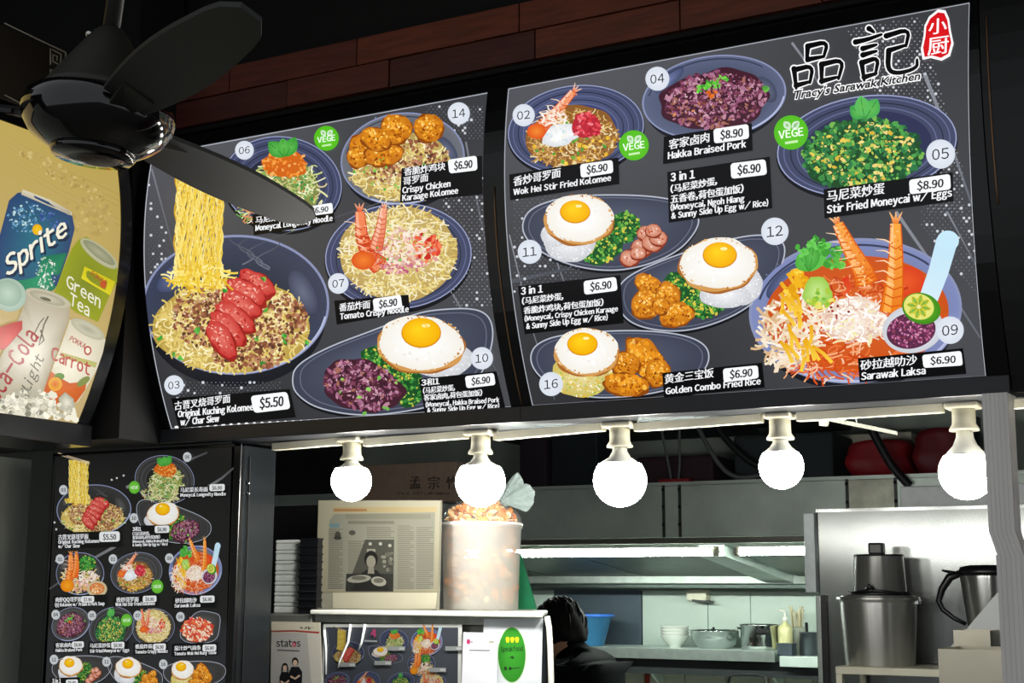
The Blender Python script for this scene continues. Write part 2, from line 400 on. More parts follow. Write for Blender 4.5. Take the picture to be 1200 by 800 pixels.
def karaage(p, cx, cy, rx, ry, rot=0, dark=False):
    p.lay()
    p.ell(cx, cy+1, rx*1.05, ry*1.08, '8a460c', rot=rot, jit=.1)
    p.ell(cx, cy, rx, ry, 'c4741a', 'e8981f', rot=rot, jit=.12, cshift=(-rx*.2, -ry*.3))
    n = int(10+rx*ry*.16); p.bits(cx, cy, rx*.9, ry*.88, n, 1.2, max(2., rx*.16), KARA, rot)
    p.bits(cx, cy+ry*.35, rx*.75, ry*.5, n//3, 1, 2.2, ['a0540e', '8a440a', 'b8680f'], rot)
    p.bits(cx-rx*.15, cy-ry*.35, rx*.6, ry*.4, n//3, .8, 2, ['fcc95e', 'f9b948', 'ffd780'], rot)
def egg(p, cx, cy, rx, ry, yx, yy, yr, rot=0, rice=None):
    if rice:
        for (ax, ay, bx, by) in rice:
            p.ell(ax, ay, bx, by, 'c9cbd0', 'f2f3f5', jit=.04); p.bits(ax, ay, bx*.97, by*.95, int(bx*by*.22), .8, 1.7, ['ffffff', 'e2e4e8', 'd4d7dc', 'f4f6f8'], flat=.5)
        p.lay()
    p.ell(cx, cy+3, rx*1.03, ry*1.04, 'a8652a', rot=rot, jit=.05); p.ell(cx, cy+1.5, rx*1.02, ry*1.03, 'd29a54', rot=rot, jit=.05); p.lay()
    p.ell(cx, cy-.5, rx*.99, ry*.99, 'f0ece2', 'ffffff', rot=rot, jit=.05); p.lay()
    p.bits(cx, cy, rx*.85, ry*.8, int(rx), .8, 2.6, ['f4efe6', 'e9e6e0', 'ffffff', 'f1f4f4'], rot)
    for i in range(int(rx*1.2)):
        a = rng.uniform(0, 2*PI); p.bits(cx+rx*.97*math.cos(a), cy+ry*.97*math.sin(a), 1.2, 1.2, 1, .8, 1.7, ['c8873c', 'b56f2a', 'e0b070', 'f1d9b0'])
    p.lay(); p.ell(yx, yy+.8, yr*1.06, yr*.80, 'd98e0a'); p.ell(yx, yy, yr, yr*.76, 'f3b004', 'fdd21c', cshift=(-yr*.2, -yr*.2)); p.ell(yx+yr*.25, yy-yr*.35, yr*.22, yr*.1, 'fff3b0'); p.lay()
def greens(p, cx, cy, rx, ry, rot=0, n=None):
    p.ell(cx, cy, rx, ry, '1c5226', rot=rot, jit=.08); n = n or int(rx*ry*.28)
    p.bits(cx, cy, rx, ry, n, 1.3, 3.2, GREEN+['d8c848'], rot); p.bits(cx, cy, rx*.9, ry*.9, n//3, .9, 2, ['8cc850', 'c8d860', '2f8a3a'], rot)
def pork(p, cx, cy, rx, ry, rot=0):
    p.ell(cx, cy+1, rx, ry, '43202e', rot=rot, jit=.1); n = int(rx*ry*.2); p.bits(cx, cy, rx*.95, ry*.93, n, 2, 5, PORK, rot, flat=.5)
    p.bits(cx, cy-ry*.15, rx*.8, ry*.7, n//2, 1, 2.6, ['c792a8', 'b57c98', 'd8aab8', '8a4a66'], rot, flat=.5)
    p.bits(cx, cy+ry*.2, rx*.8, ry*.6, n//4, 1, 2.5, ['3c1a26', '4f2a30'], rot)
def prawn(p, path, w, c=('e8651c', 'f59a3c', 'd94c12', 'f7b878')):
    path = [np.array(q, float) for q in path]; n = 10; S = [np.array([np.interp(t, np.linspace(0, 1, len(path)), [q[k] for q in path]) for k in (0, 1)]) for t in np.linspace(0, 1, n)]
    nrm = []
    for i in range(n): t = S[min(i+1, n-1)]-S[max(i-1, 0)]; t = t/np.linalg.norm(t); nrm.append(np.array([-t[1], t[0]]))
    for k in range(5):
        q = S[2+k]; p.strip([tuple(q), (q[0]-w*.5, q[1]-w*.25), (q[0]-w*.9, q[1]-w*.3+k)], w*.1, c[3], 'f7dcc0', .4)
    d = S[0]-S[2]
    for k in (-1, 0, 1):
        e = S[0]+d*.55+np.array([d[1], -d[0]])*k*.3; p.strip([tuple(S[0]), tuple((S[0]+e)/2), tuple(e)], w*.2, c[0], c[3], .5)
    p.strip([tuple(q) for q in S], w*.5, c[2], c[2], w*1.06); p.strip([tuple(q) for q in S], w*.4, c[1], c[0], w*.92)
    p.strip([tuple(q+m_*w*.17) for q, m_ in zip(S, nrm)], w*.12, c[3], c[1], w*.34)
    for i in range(2, n, 1):
        ww = w*(.22+.24*i/n); a = S[i]-nrm[i]*ww; b = S[i]+nrm[i]*ww; m_ = (a+b)/2+(S[i]-S[i-1])*.35; p.strip([tuple(a), tuple(m_), tuple(b)], max(.6, w*.06), c[2])
    for i in range(n): p.bits(S[i][0], S[i][1], w*.3, w*.25, 4, .7, w*.11, [c[0], c[1], c[2], c[3]], flat=.5)
def leaf(p, x, y, L, wd, ang, c='3f9a3a'):
    ca, sa = math.cos(ang), math.sin(ang); P = []
    for i in range(13):
        t = i/12; P.append((t*L, -wd*math.sin(PI*t)**.8))
    P += [(q[0], -q[1]) for q in P[::-1][1:-1]]
    p.star((x+L*.5*ca, y+L*.5*sa), [(x+u*ca-v*sa, y+u*sa+v*ca) for u, v in P], c, '62bb52', step=20)
    p.strip([(x, y), (x+L*.9*ca, y+L*.9*sa)], max(.6, wd*.08), '2a7a2c')
def steam(p, cx, cy, s):
    for k in range(4):
        P = [(cx+s*(.25*k-.4+.35*math.sin(t*5+k)), cy-s*t*.8+k*2) for t in np.linspace(0, 1, 12)]; p.strip(P, s*.05, '6a6e7c', '50545f', s*.02)

def D03(p):
    bowl(p, 276.5, 357, 109.5, 82, -.02, .18); steam(p, 300, 310, 40); p.lay()
    p.ell(272, 382, 92, 55, 'b79a48', 'd8c070', jit=.03); p.lay(); p.noodles(272, 382, 90, 53, 620, 18, 1.9, NOOD)
    p.lay(); p.bits(238, 370, 36, 36, 330, 1.5, 3.6, MINCE); p.bits(322, 375, 38, 34, 330, 1.5, 3.6, MINCE); p.bits(292, 416, 44, 17, 230, 1.5, 3.6, MINCE); p.lay(); p.bits(238, 368, 34, 32, 60, .8, 1.8, ['d8b090', 'e8cbb0']); p.bits(322, 372, 36, 30, 60, .8, 1.8, ['d8b090', 'e8cbb0']); p.lay()
    for i, (x, y, l, a) in enumerate(((302, 333, 24, .55), (290, 343, 26, .5), (283, 357, 26, .5), (276, 372, 27, .6), (268, 385, 27, .8), (261, 398, 26, 1.0))):
        p.ell(x, y+1, l, 14, '9a1f1c', rot=a, jit=.08); p.ell(x-1, y-1.5, l*.95, 12, 'c43430', 'e07064', rot=a, jit=.12); p.bits(x-2, y-2, l*.8, 9, 46, 1, 3.2, CHAR+['f4b8ac', 'f2a090', 'e88070'], a, flat=.45)
    p.lay()
    for (x, y) in ((264, 340), (302, 397), (334, 393), (335, 400), (188, 397), (205, 415), (212, 420), (310, 327), (232, 387), (312, 364), (360, 402), (308, 425)):
        p.bits(x, y, 2, 2, 3, 2, 4.5, ['3fa03a', '5fbf48', '2c8030'], flat=.45)
    p.lay()
    for i in range(74):
        x0 = 208+i*54/73+rng.uniform(-1, 1); ph = rng.uniform(0, 6)
        P = [(x0+(y-207)*-.02+1.8*math.sin(y*.17+ph)+(rng.uniform(-2, 2) if y > 312 else 0), y+(i-33)*.07) for y in range(196, 338, 7)]
        p.strip(P, 1.7, rng.choice(YNOO), rng.choice(YNOO))
    p.noodles(234, 325, 38, 16, 60, 18, 2.2, YNOO); p.lay()
    for d in (0, 5): p.strip([(176, 170+d), (222, 187+d), (268, 203+d)], 3, 'b9a184', 'd8c4a4')
def D06(p):
    pl(p, 331, 215, 70, 55, .15, rings=6); p.ell(337, 222, 36, 36, '7f8a48', jit=.06); p.lay()
    p.noodles(336, 226, 42, 40, 210, 15, 1.7, ['dfe0a8', 'c9d088', 'a9b868', 'eeeec8', '88a858', 'd6c690']); p.bits(338, 228, 32, 30, 60, 1.2, 3, ['2f8a4a', '3f9a3c', 'd08a40', '5fae58'])
    p.noodles(300, 245, 24, 14, 60, 12, 1.5, ['dfe0a8', 'c9d088', 'eeeec8', 'd89060', '6fa04c']); p.lay()
    p.ell(334, 192, 26, 16, 'd0661c', rot=.1, jit=.1); p.bits(334, 192, 27, 17, 90, 1.2, 3, ['e57a22', 'f29a3c', 'd05f18', 'f4b060'])
    p.lay(); leaf(p, 334, 184, 26, 9, -2.4); leaf(p, 335, 184, 26, 8, -1.1, '379a36'); leaf(p, 334, 182, 20, 7, -1.7, '4cab40')
def D14(p):
    bowl(p, 472, 186, 73, 54, -.12, .12, c='30323a', hi='6d7078'); p.ell(472, 196, 58, 40, 'b39a58', rot=-.1, jit=.03); p.lay()
    p.noodles(472, 200, 58, 36, 400, 14, 1.5, NOOD+['c8b070', 'f8f0d4'], -.1); p.lay(); p.bits(486, 186, 40, 22, 190, 1.4, 3.2, MINCE+['c89a70']); p.bits(452, 203, 22, 12, 60, 1.4, 3, MINCE); p.lay()
    for a in ((431, 174, 22, 17, .2), (420, 184, 13, 12, 0), (450, 180, 22, 14, -.1), (465, 151, 18, 17, .2), (503, 150, 17, 16, 0), (441, 163, 18, 13, .4)): karaage(p, *a)
    p.lay(); p.bits(470, 200, 55, 28, 16, 1.2, 2.6, ['4fae3c', '7cc850'])
def D07(p):
    pl(p, 467, 300, 86, 62, -.08, c='30344a', rings=5); p.ell(467, 297, 69, 55, 'b89c58', 'd8c488', jit=.03); p.lay()
    p.noodles(467, 297, 67, 54, 760, 15, 1.4, NOOD+['f4eac4', 'c0a560', 'f8f0d4']); p.lay()
    p.bits(472, 298, 40, 22, 120, 2, 5, ['e8b4a8', 'd99890', 'c87c78', 'f2d2c4', 'e09a70', 'efe2cc'], flat=.5); p.noodles(470, 288, 34, 22, 70, 14, 2, ['f6e8dc', 'e9cbb8', 'f3dccb', 'd8a898'])
    p.bits(470, 312, 30, 9, 40, 2, 5, ['b85a78', 'c9708c', 'd88a98'], flat=.5); p.bits(500, 290, 16, 16, 40, 2.5, 5.5, ['d8392c', 'e65c3c', 'c42a20', 'f08058'], flat=.6); p.lay()
    prawn(p, [(422, 248), (424, 275), (432, 300), (446, 312)], 22, ('dd5a30', 'f08a5c', 'c8401c', 'f4b490')); prawn(p, [(450, 244), (446, 270), (440, 292)], 16, ('e06a48', 'f4a888', 'c84c28', 'f8cdb4')); p.ell(426, 305, 14, 11, 'd9541c', 'f08030')
    p.lay(); p.bits(470, 280, 40, 30, 14, 1, 2.4, ['5aa83c', '7cc050'])
L10 = [(342, 447), (346, 428), (385, 406), (440, 386), (490, 366), (520, 362), (556, 361), (574, 370), (579, 392), (572, 422), (560, 445), (530, 468), (490, 480), (427, 488), (372, 479), (347, 462)]
def D10(p):
    leafplate(p, L10); greens(p, 448, 425, 26, 17, .5); greens(p, 478, 455, 20, 22, .3); p.lay(); pork(p, 425, 451, 48, 30, .25); p.lay()
    p.bits(425, 460, 44, 26, 9, 2, 4, ['6fb848', '8fd060', '4f9a3a']); p.lay()
    egg(p, 493, 402, 50, 32, 494, 389, 22, .08, [(515, 420, 40, 22)])
def D02(p):
    pl(p, 675, 152, 80, 52, -.12, c='3a4070', cc='5a648f', rings=6, inner=.6); p.ell(671, 160, 54, 36, '8a5c2c', rot=-.1, jit=.05); p.lay()
    p.noodles(671, 164, 52, 34, 480, 12, 1.5, ['b8863c', 'd2a456', '8f5f2a', 'e0bd78', 'a87434', 'c99a58', 'efdcae'], -.1); p.lay()
    p.bits(671, 168, 50, 30, 70, 1.6, 3.6, ['e8b930', 'f4cd4c', '6fae3c', 'd8a020', '4f9a38', 'e8d8a0']); p.lay()
    p.ell(657, 158, 24, 13, 'd9dce0', 'ffffff', rot=-.2, jit=.12); p.bits(657, 158, 20, 10, 40, 1.5, 4, ['ffffff', 'e8eef0', 'cfe0e4', 'f4f0e4'], flat=.5); p.lay()
    p.ell(687, 147, 17, 15, 'b82838', jit=.1); p.bits(687, 147, 17, 15, 50, 2, 5, ['d83a44', 'e8505a', 'c02a38', 'ee8088', 'b02030'], flat=.5); p.lay()
    prawn(p, [(672, 108), (655, 128), (638, 146), (628, 158)], 17, ('e0662c', 'f2a074', 'cc4a18', 'f6d4bc')); p.ell(629, 154, 11, 9, 'e0561a', 'f08a34'); p.noodles(650, 138, 16, 8, 22, 14, 2, ['f2e2d0', 'eecab0', 'f8f0e8'])
def D04(p):
    bowl(p, 837, 114, 85, 49, -.13, .12, c='1c1f28', hi='5c6480'); pork(p, 838, 117, 64, 36, -.1); p.bits(812, 132, 26, 14, 26, 2, 4, ['c0703c', 'a85a3c', 'd8905c'], flat=.5); p.lay()
    for q in ((818, 104), (826, 100), (834, 96), (838, 99), (845, 92)): p.bits(q[0], q[1], 7, 4, 7, 2, 4.5, ['5fc03c', '7ad850', '3f9a30'], flat=.5)
    p.bits(900, 104, 5, 3, 4, 2, 4, ['6fb84a', '4f9a3a'])
    p.bits(832, 110, 8, 5, 8, 2, 4, ['e0762c', 'c85a20'])
def D05(p):
    pl(p, 1016, 171, 106, 59, -.13, c='2e3252', rings=6, inner=.72); p.lay(); p.ell(1011, 182, 68, 42, '1f4a26', rot=-.08, jit=.06); p.lay()
    p.bits(1011, 181, 70, 43, 620, 2, 5.2, ['2a6a34', '3f8a44', '1d5028', '4fa04c', '76b450', '2f7a48', '205a34'], -.08); p.bits(1013, 181, 62, 37, 190, 2, 5, ['e8cc58', 'f2de88', 'd8b43c', 'c8cc58', 'efd27a'], -.08, flat=.6)
    p.bits(1011, 181, 64, 38, 150, 1.2, 2.8, ['123e1e', '86c85a', '5aae50']); p.lay()
    leaf(p, 1014, 138, 22, 9, -2.5, '3a9e4a'); leaf(p, 1014, 139, 27, 10, -1.0, '46aa50'); leaf(p, 1013, 137, 25, 9, -1.75, '58b85c')
def D11(p):
    leafplate(p, [(611, 262), (622, 243), (660, 231), (700, 228), (760, 229), (800, 236), (820, 252), (817, 270), (795, 295), (755, 312), (715, 318), (672, 312), (636, 297), (616, 280)])
    greens(p, 732, 266, 18, 18, .3); greens(p, 706, 292, 26, 16, -.4); p.lay()
    for (x, y, r) in ((738, 302, 11), (752, 290, 12), (757, 273, 10), (765, 284, 12), (772, 279, 10), (748, 296, 9), (766, 270, 9)):
        p.ell(x, y+1, r*1.1, r*.95, '8a3420', jit=.08); p.ell(x, y, r, r*.82, 'c87a5c', 'eab8a4', jit=.08); p.bits(x, y, r*.7, r*.55, 10, .9, 2.2, ['f2d0c0', 'c05838', 'e09a80'])
    p.lay(); egg(p, 679, 256, 40, 28, 674.5, 247.5, 17, 0, [(668, 283, 31, 24), (650, 275, 16, 14)])
def D12(p):
    leafplate(p, [(722, 348), (730, 325), (785, 301), (850, 281), (890, 274), (915, 279), (922, 295), (908, 330), (878, 360), (840, 379), (798, 389), (755, 385), (730, 372)])
    greens(p, 796, 334, 18, 14, .6); greens(p, 822, 355, 26, 17, .2); p.lay()
    for a in ((760, 333, 17, 11, .5), (757, 356, 17, 17, .6), (783, 346, 14, 16, 0), (793, 368, 20, 14, -.2), (775, 358, 10, 10, 0)): karaage(p, *a)
    p.lay(); egg(p, 842, 309, 45, 30, 844, 298, 19, -.05, [(866, 332, 28, 26), (850, 345, 30, 16)])
def D16(p):
    leafplate(p, [(620, 420), (628, 402), (660, 391), (740, 386), (800, 391), (829, 404), (832, 425), (815, 445), (780, 458), (735, 465), (690, 466), (655, 456), (630, 440)])
    p.ell(682, 440, 36, 25, 'c8b860', 'e8dca0', jit=.06); p.bits(682, 441, 36, 24, 260, 1, 2.2, ['f2e8b0', 'e8d470', 'd8c048', 'fff8e0', 'e0b838', '9ab848'], flat=.55); p.lay()
    for a in ((757, 420, 30, 17, .95), (733, 426, 17, 14, .2), (771, 436, 14, 16, .2), (734, 450, 26, 13, .1)): karaage(p, *a)
    p.lay(); egg(p, 688, 411, 37, 27, 683, 402, 17, 0)
def D09(p):
    bowl(p, 1002.5, 364, 125, 85, -.06, .1, c='5a5560', hi='7f8aba'); p.ell(1004, 368, 108, 68, 'c8521a', 'd9642a', rot=-.06); p.lay()
    p.noodles(985, 420, 80, 24, 130, 24, 2, ['e8743c', 'f0a878', 'd8541c', 'f4c8a4', 'c84414']); p.ell(1062, 330, 22, 18, 'd8401c', 'e65a28'); p.noodles(1008, 340, 50, 14, 60, 20, 2, ['c8481c', 'e27a40', 'b83814', 'ee9c6c']); p.lay()
    p.noodles(928, 385, 34, 46, 150, 24, 3, ['f4e6d0', 'ead4b4', 'f8f0e4', 'd8b488', 'f2dcc0'], .4); p.lay()
    for i in range(26):
        x, y = 928+rng.uniform(-16, 26), 318+rng.uniform(0, 90); a = rng.uniform(.5, 1.6); L = rng.uniform(18, 32)
        p.strip([(x, y), (x+L*.5*math.cos(a), y+L*.5*math.sin(a)+1), (x+L*math.cos(a+.15), y+L*math.sin(a+.15))], 4.2, 'e8a818', 'f8ce44')
    for q in ((934, 322), (928, 342), (942, 332), (955, 352)): p.bits(q[0], q[1], 7, 5, 5, 4, 8, ['f0b41c', 'fcd448', 'e09c10'])
    p.lay(); p.ell(1002, 374, 40, 26, 'e2c8b0', 'f6ece0', jit=.06); p.noodles(1002, 375, 42, 28, 170, 16, 1.8, ['fffaf2', 'f4e4d4', 'eed2c0', 'ffffff', 'f2e8b0', 'dcb0a0']); p.bits(985, 364, 14, 10, 12, 1, 2.4, ['8a1c1c', 'b03030']); p.lay()
    leaf(p, 948, 318, 24, 10, -2.1, '4cae3c'); leaf(p, 949, 318, 36, 9, -1.0, '5cc04c'); leaf(p, 949, 318, 34, 9, -1.4, '3f9e34'); p.bits(958, 287, 12, 8, 16, 3, 6, ['4cae3c', '6ccc58', '3a9430']); p.bits(938, 295, 8, 7, 8, 3, 6, ['4cae3c', '6ccc58'])
    p.bits(978, 305, 12, 14, 22, 3, 7, ['5cb844', '3f9a34', '7ccc58']); p.ell(958, 342, 17, 18, '9ac84c', 'c8e890', jit=.12); p.bits(962, 350, 16, 12, 18, 2, 5, ['d8d83c', 'a8c83c', '7cb83c', 'e8e070']); p.lay()
    prawn(p, [(982, 262), (996, 290), (1012, 318), (1016, 332)], 26, ('e8751a', 'f8aa4c', 'd85c10', 'fad09c')); prawn(p, [(1050, 262), (1050, 300), (1048, 335), (1044, 366)], 26, ('e8781a', 'f7a840', 'd85a0c', 'fac888')); p.strip([(990, 325), (996, 338), (988, 345)], 8, 'd8381c', 'e86030', 3); p.lay()
    p.strip([(1110, 282), (1100, 318), (1090, 345), (1082, 366)], 25, 'bfe2f4', 'd8ecf6', 21); p.ell(1111, 282, 13, 12, 'c4e6f6'); p.lay()
    p.ell(1070, 385, 36, 28, 'c8ccd4', 'f2f4f8', rot=-.2); p.ell(1068, 387, 29, 21, '5a2c48', rot=-.2); p.bits(1068, 387, 27, 19, 200, 1, 2.3, ['a04a78', 'c4709c', '7a3058', 'd890b0', '8a3a50']); p.lay()
    p.ell(1080, 361, 23, 18, '3f8a1c', '6cb82c', rot=.3); p.ell(1077, 359, 18, 15, 'e0e070', 'f2ec9c', rot=.3); p.lay()
    for k in range(8):
        a = k*PI/4+.2; leaf(p, 1077+2*math.cos(a), 359+2*math.sin(a), 12.5, 3.4, a, 'd8c832')
DISH = dict(d03=D03, d06=D06, d14=D14, d07=D07, d10=D10, d02=D02, d04=D04, d05=D05, d11=D11, d12=D12, d16=D16, d09=D09)

# the other two dishes that only the small board carries
def DQQ(p):
    bowl(p, 0, 0, 60, 52, 0, .08); p.noodles(0, 12, 46, 34, 120, 16, 2.4, NOOD+['f4e0d0']); p.lay(); greens(p, 18, -24, 22, 20); p.bits(18, -24, 18, 16, 40, 3, 6, ['3f9a3c', '57b04c', '2c7a30']); p.lay()
    p.bits(20, 8, 24, 14, 50, 3, 6, ['f6ece0', 'eed8c8', 'e8c8b4'], flat=.5); p.bits(-2, 30, 26, 14, 60, 2, 5, ['eab8ac', 'd89890', 'f4dcd0', 'e0b070']); p.lay()
    prawn(p, [(-22, -46), (-22, -18), (-26, 10), (-30, 30)], 22); prawn(p, [(-8, -48), (-8, -16), (-14, 8)], 18); p.ell(-32, 28, 17, 16, 'e8820c', 'f8a820'); p.lay()
    p.ell(42, 38, 25, 20, 'c8b890', 'e8dcb8'); p.ell(42, 37, 19, 14, 'd87838', 'e8a060'); p.bits(42, 37, 15, 10, 24, 1.5, 4, ['f0b878', 'c85a28', 'f8e0b0'])
def DTOM(p):
    leafplate(p, [(-62, 20), (-40, -10), (0, -60), (60, -50), (80, -40), (76, 0), (66, 40), (20, 50), (-40, 46)], cc='7c7f88'); p.ell(0, 6, 52, 38, 'c8542c', jit=.06); p.lay()
    p.bits(0, 4, 54, 38, 260, 3, 8, ['d8502c', 'ee8c60', 'f4c4a8', 'c03a24', 'f2e0d0', 'e8683c', 'f0d8b8', 'd84444'], flat=.55)
# ------------------------------------------------------------------ the curved menu light boxes
Z0, ZH = 1.978, .655
def py(z): t = (z-Z0)/ZH; return 2.6-.34*t+.23*t*t
def dpy(z): t = (z-Z0)/ZH; return (-.34+.46*t)/ZH
SIGN = profile_surf(1, py, dpy, -1)
def slab(x0, x1, z0, z1, front, back, n=14, fx=None):
    """solid strip that follows the curved face: `front` metres proud of it, `back` metres behind it (or a fixed depth plane when > 1)"""
    mb = MB(); V = []; zs = [z0+(z1-z0)*i/n for i in range(n+1)]
    for z in zs:
        e = fx(z) if fx else 0
        for x in (x0+(e if fx else 0)*0, x1+e):
            V.append((x, py(z)-front, z)); V.append((x, back if back > 1 else py(z)+back, z))
    Fs = []
    for i in range(n):
        a = i*4; b = a+4      # x0f x0b x1f x1b
        Fs += [(a, a+2, b+2, b), (a+1, b+1, b+3, a+3), (a, b, b+1, a+1), (a+2, a+3, b+3, b+2)]
    Fs += [(0, 1, 3, 2), (n*4, n*4+2, n*4+3, n*4+1)]
    return mb.add(V, Fs)
gloss_black = mat('gloss_black_trim', '0e0f11', .22, 0, .1, 40)
frame_grey = mat('charcoal_frame', '25272c', .35, 0, .1, 40)
acry = mat('dark_acrylic_edge', '2b2d33', .3)
def light_box(label, x0, x1, X0, X1, slant=0):
    t = thing('menu_light_box', label, 'menu sign', ((x0+x1)/2, 2.6, 1.95))
    fx = (lambda z: slant*((z-Z0)/ZH-.45)) if slant else None
    slab(x0+.004, x1-.004, Z0-.004, Z0+ZH+.004, -.012, 2.622).build('cabinet', black, t)
    slab(X0, X1, Z0, Z0+ZH, 0, .01, 24, fx).build('face_panel', acry, t)
    slab(x0, X0, Z0, Z0+ZH, .003, 2.615).build('side_trim', gloss_black, t)
    MBr = slab(x1, X1, Z0, Z0+ZH, .003, 2.615, 14, fx); MBr.build('side_trim', gloss_black, t)
    slab(x0, x1, Z0+ZH, Z0+ZH+.03, .004, 2.62, 3).build('top_rail', gloss_black, t)
    MB().box((x0, 2.592, Z0-.034), (x1, 2.70, Z0), .002).build('bottom_rail', frame_grey, t)
    return t
boxL = light_box('left curved backlit menu panel showing five numbered dishes behind the fan blade', -2.398, -1.409, -2.3694, -1.4336)
boxR = light_box('right curved backlit menu panel with seven dishes and the shop name', -1.409, -.432, -1.3845, -.4604, .026)
pS = Print(SIGN, PM_SIGN)

def dots(p, x0, y0, x1, y1, st, c='8b8e96', keep=None):
    j = 0; y = y0
    while y < y1:
        x = x0+(st/2 if j % 2 else 0)
        while x < x1:
            if keep is None or keep(x, y):
                r = rng.uniform(.5, 1.0)+(1.0 if rng.random() < .10 else 0); p.ell(x, y, r, r, c if r < 1.3 else 'c8cbd2', n=6)
            x += st
        y += st*.62; j += 1
def cap(p, parent, quad, price, pq, lines, ph=None):
    p.lay(30); p.quad(quad, '0b0b0d'); p.lay()
    for (tx, x1, y1, x2, y2, h) in lines: p.text(tx, x1, y1, x2, y2, h, 'f4f5f8', .05 if ord(tx[-1]) < 256 else .035, up=(0.02, -1))
    o = p.build('caption', parent)
    p.lay(34); p.rquad(pq, 'f6f8fa', .2); p.lay()
    q = [np.array(a, float) for a in pq]; a = q[3]*.66+q[0]*.34-0; b = q[2]*.66+q[1]*.34; a, b = q[3]*.78+q[0]*.22, q[2]*.78+q[1]*.22
    a1 = a*.82+b*.18; b1 = a*.18+b*.82; H = np.linalg.norm(q[3]-q[0])*.56
    p.text(price, a1[0], a1[1], b1[0], b1[1], H, '202226', .045, up=(0.02, -1)); p.build('price_tag', o)
def badge(p, parent, n, x, y, r, tilt=-.12):
    p.lay(34); p.ell(x, y, r, r, 'd6dde8', 'e6ecf4', n=32); p.lay()
    c, s_ = math.cos(tilt), math.sin(tilt); w = r*1.18
    p.text(n, x-w/2*c, y-w/2*s_+r*.36, x+w/2*c, y+w/2*s_+r*.36, r*.74, '23252b', .004, up=(s_*.2, -1)); p.build('number_badge', parent)
def vege(p, parent, x, y, r):
    p.lay(34); p.ell(x, y, r, r, '54bb1e', '66cc2c', n=36); p.lay()
    leaf(p, x-1, y-r*.22, r*.55, r*.2, -2.3, 'eef8ea'); leaf(p, x+1, y-r*.22, r*.6, r*.2, -.8, 'eef8ea'); p.lay()
    p.text('VEGE', x-r*.72, y+r*.38, x+r*.72, y+r*.16, r*.46, 'f4fff0', .03, up=(-.05, -1)); p.strip([(x-r*.35, y+r*.62), (x+r*.4, y+r*.5)], r*.14, 'c8efb0')
    p.build('vegetarian_badge', parent)

# --- printed backgrounds
p = pS
def backdrop(q, parent):
    p.lay(1); nu, nv = 16, 40; V = []; C = []
    q = [np.array(a, float) for a in q]
    for j in range(nv+1):
        for i in range(nu+1):
            u, v = i/nu, j/nv; V.append(tuple((q[0]*(1-u)+q[1]*u)*(1-v)+(q[3]*(1-u)+q[2]*u)*v))
            t = .5+.5*math.sin(3.1*u+2.4*v+1.2); g = .17+.10*t-.05*v; C.append(lin((g, g*1.02, g*1.1)))
    p.raw(V, [(j*(nu+1)+i, j*(nu+1)+i+1, (j+1)*(nu+1)+i+1, (j+1)*(nu+1)+i) for j in range(nv) for i in range(nu)], C)
def edge_px(X, z, e=0): return X, py(z), z
def to_px(P):
    d = np.array(P)-CAM; wv = d@FW; return (600+F*(d@RT)/wv, 400-F*(d@UP)/wv)
def outline_px(X0, X1, slant=0):
    L = [to_px((X0, py(z), z)) for z in np.linspace(Z0+ZH, Z0, 25)]; R_ = [to_px((X1+slant*((z-Z0)/ZH-.45), py(z), z)) for z in np.linspace(Z0+ZH, Z0, 25)]
    return L, R_
def grid_backdrop(L, R_, parent, fn, label):
    p.lay(0); nu = 24; V = []; C = []; nv = len(L)-1
    for j in range(nv+1):
        for i in range(nu+1):
            u = i/nu; x = L[j][0]*(1-u)+R_[j][0]*u; y = L[j][1]*(1-u)+R_[j][1]*u; V.append((x, y)); C.append(lin(fn(u, j/nv)))
    p.raw(V, [(j*(nu+1)+i, j*(nu+1)+i+1, (j+1)*(nu+1)+i+1, (j+1)*(nu+1)+i) for j in range(nv) for i in range(nu)], C)
    p.o = [4e-5]*len(p.o)
def tone(u, v):
    g = .245+.05*math.sin(4*u+1)*math.cos(3*v)+.045*(1-v); return (g*.99, g, g*1.06)
LL, LR = outline_px(-2.3694, -1.4336); RL, RR = outline_px(-1.3845, -.4604, .026)
grid_backdrop(LL, LR, boxL, tone, ''); p.lay(2)
for s_ in (((178, 198), (192, 250), (206, 300)), ((440, 137), (444, 170), (448, 200)), ((546, 166), (558, 230), (572, 300)), ((527, 338), (545, 370), (585, 440))): p.strip(list(s_), 2.2, '7a7d86', '565962', 1)
p.strip([(262, 300), (300, 285), (560, 200)], 1.2, '4a4d56', '5a5d66')
dots(p, 520, 205, 590, 360, 6, keep=lambda x, y: x < 566+(y-200)*.12 and x > 500+(y-200)*.2); dots(p, 172, 195, 206, 320, 5, '5a5c64', keep=lambda x, y: x > 172 and x < 176+(y-195)*.24)
dots(p, 208, 448, 330, 498, 5, '6a6c74', keep=lambda x, y: y < 497-(x-208)*.05 and x > 196+(y-448)*.26); dots(p, 500, 125, 566, 165, 5, '6a6c74')
p.lay()
p.strip(LL, 1.6, 'c8ccd6'); p.strip([LL[0], LR[0]], 1.8, 'b8bcc6'); p.strip([LL[-1], LR[-1]], 2.2, '9ea2ac'); p.strip(LR, .8, '7c8088')
p.build('backdrop_print', boxL)
p.lay(3)
for i in range(44):
    u = i/43; p.ell(207+u*392, 500.2-u*18.6, 2.0 if i % 3 else 2.5, 1.5, 'ffffff', n=8)  # white dots painted for light leaking out along the panel edge
p.build('edge_light_spots', boxL, 'row of small painted light spots along the lower edge')
grid_backdrop(RL, RR, boxR, tone, ''); p.lay(2)
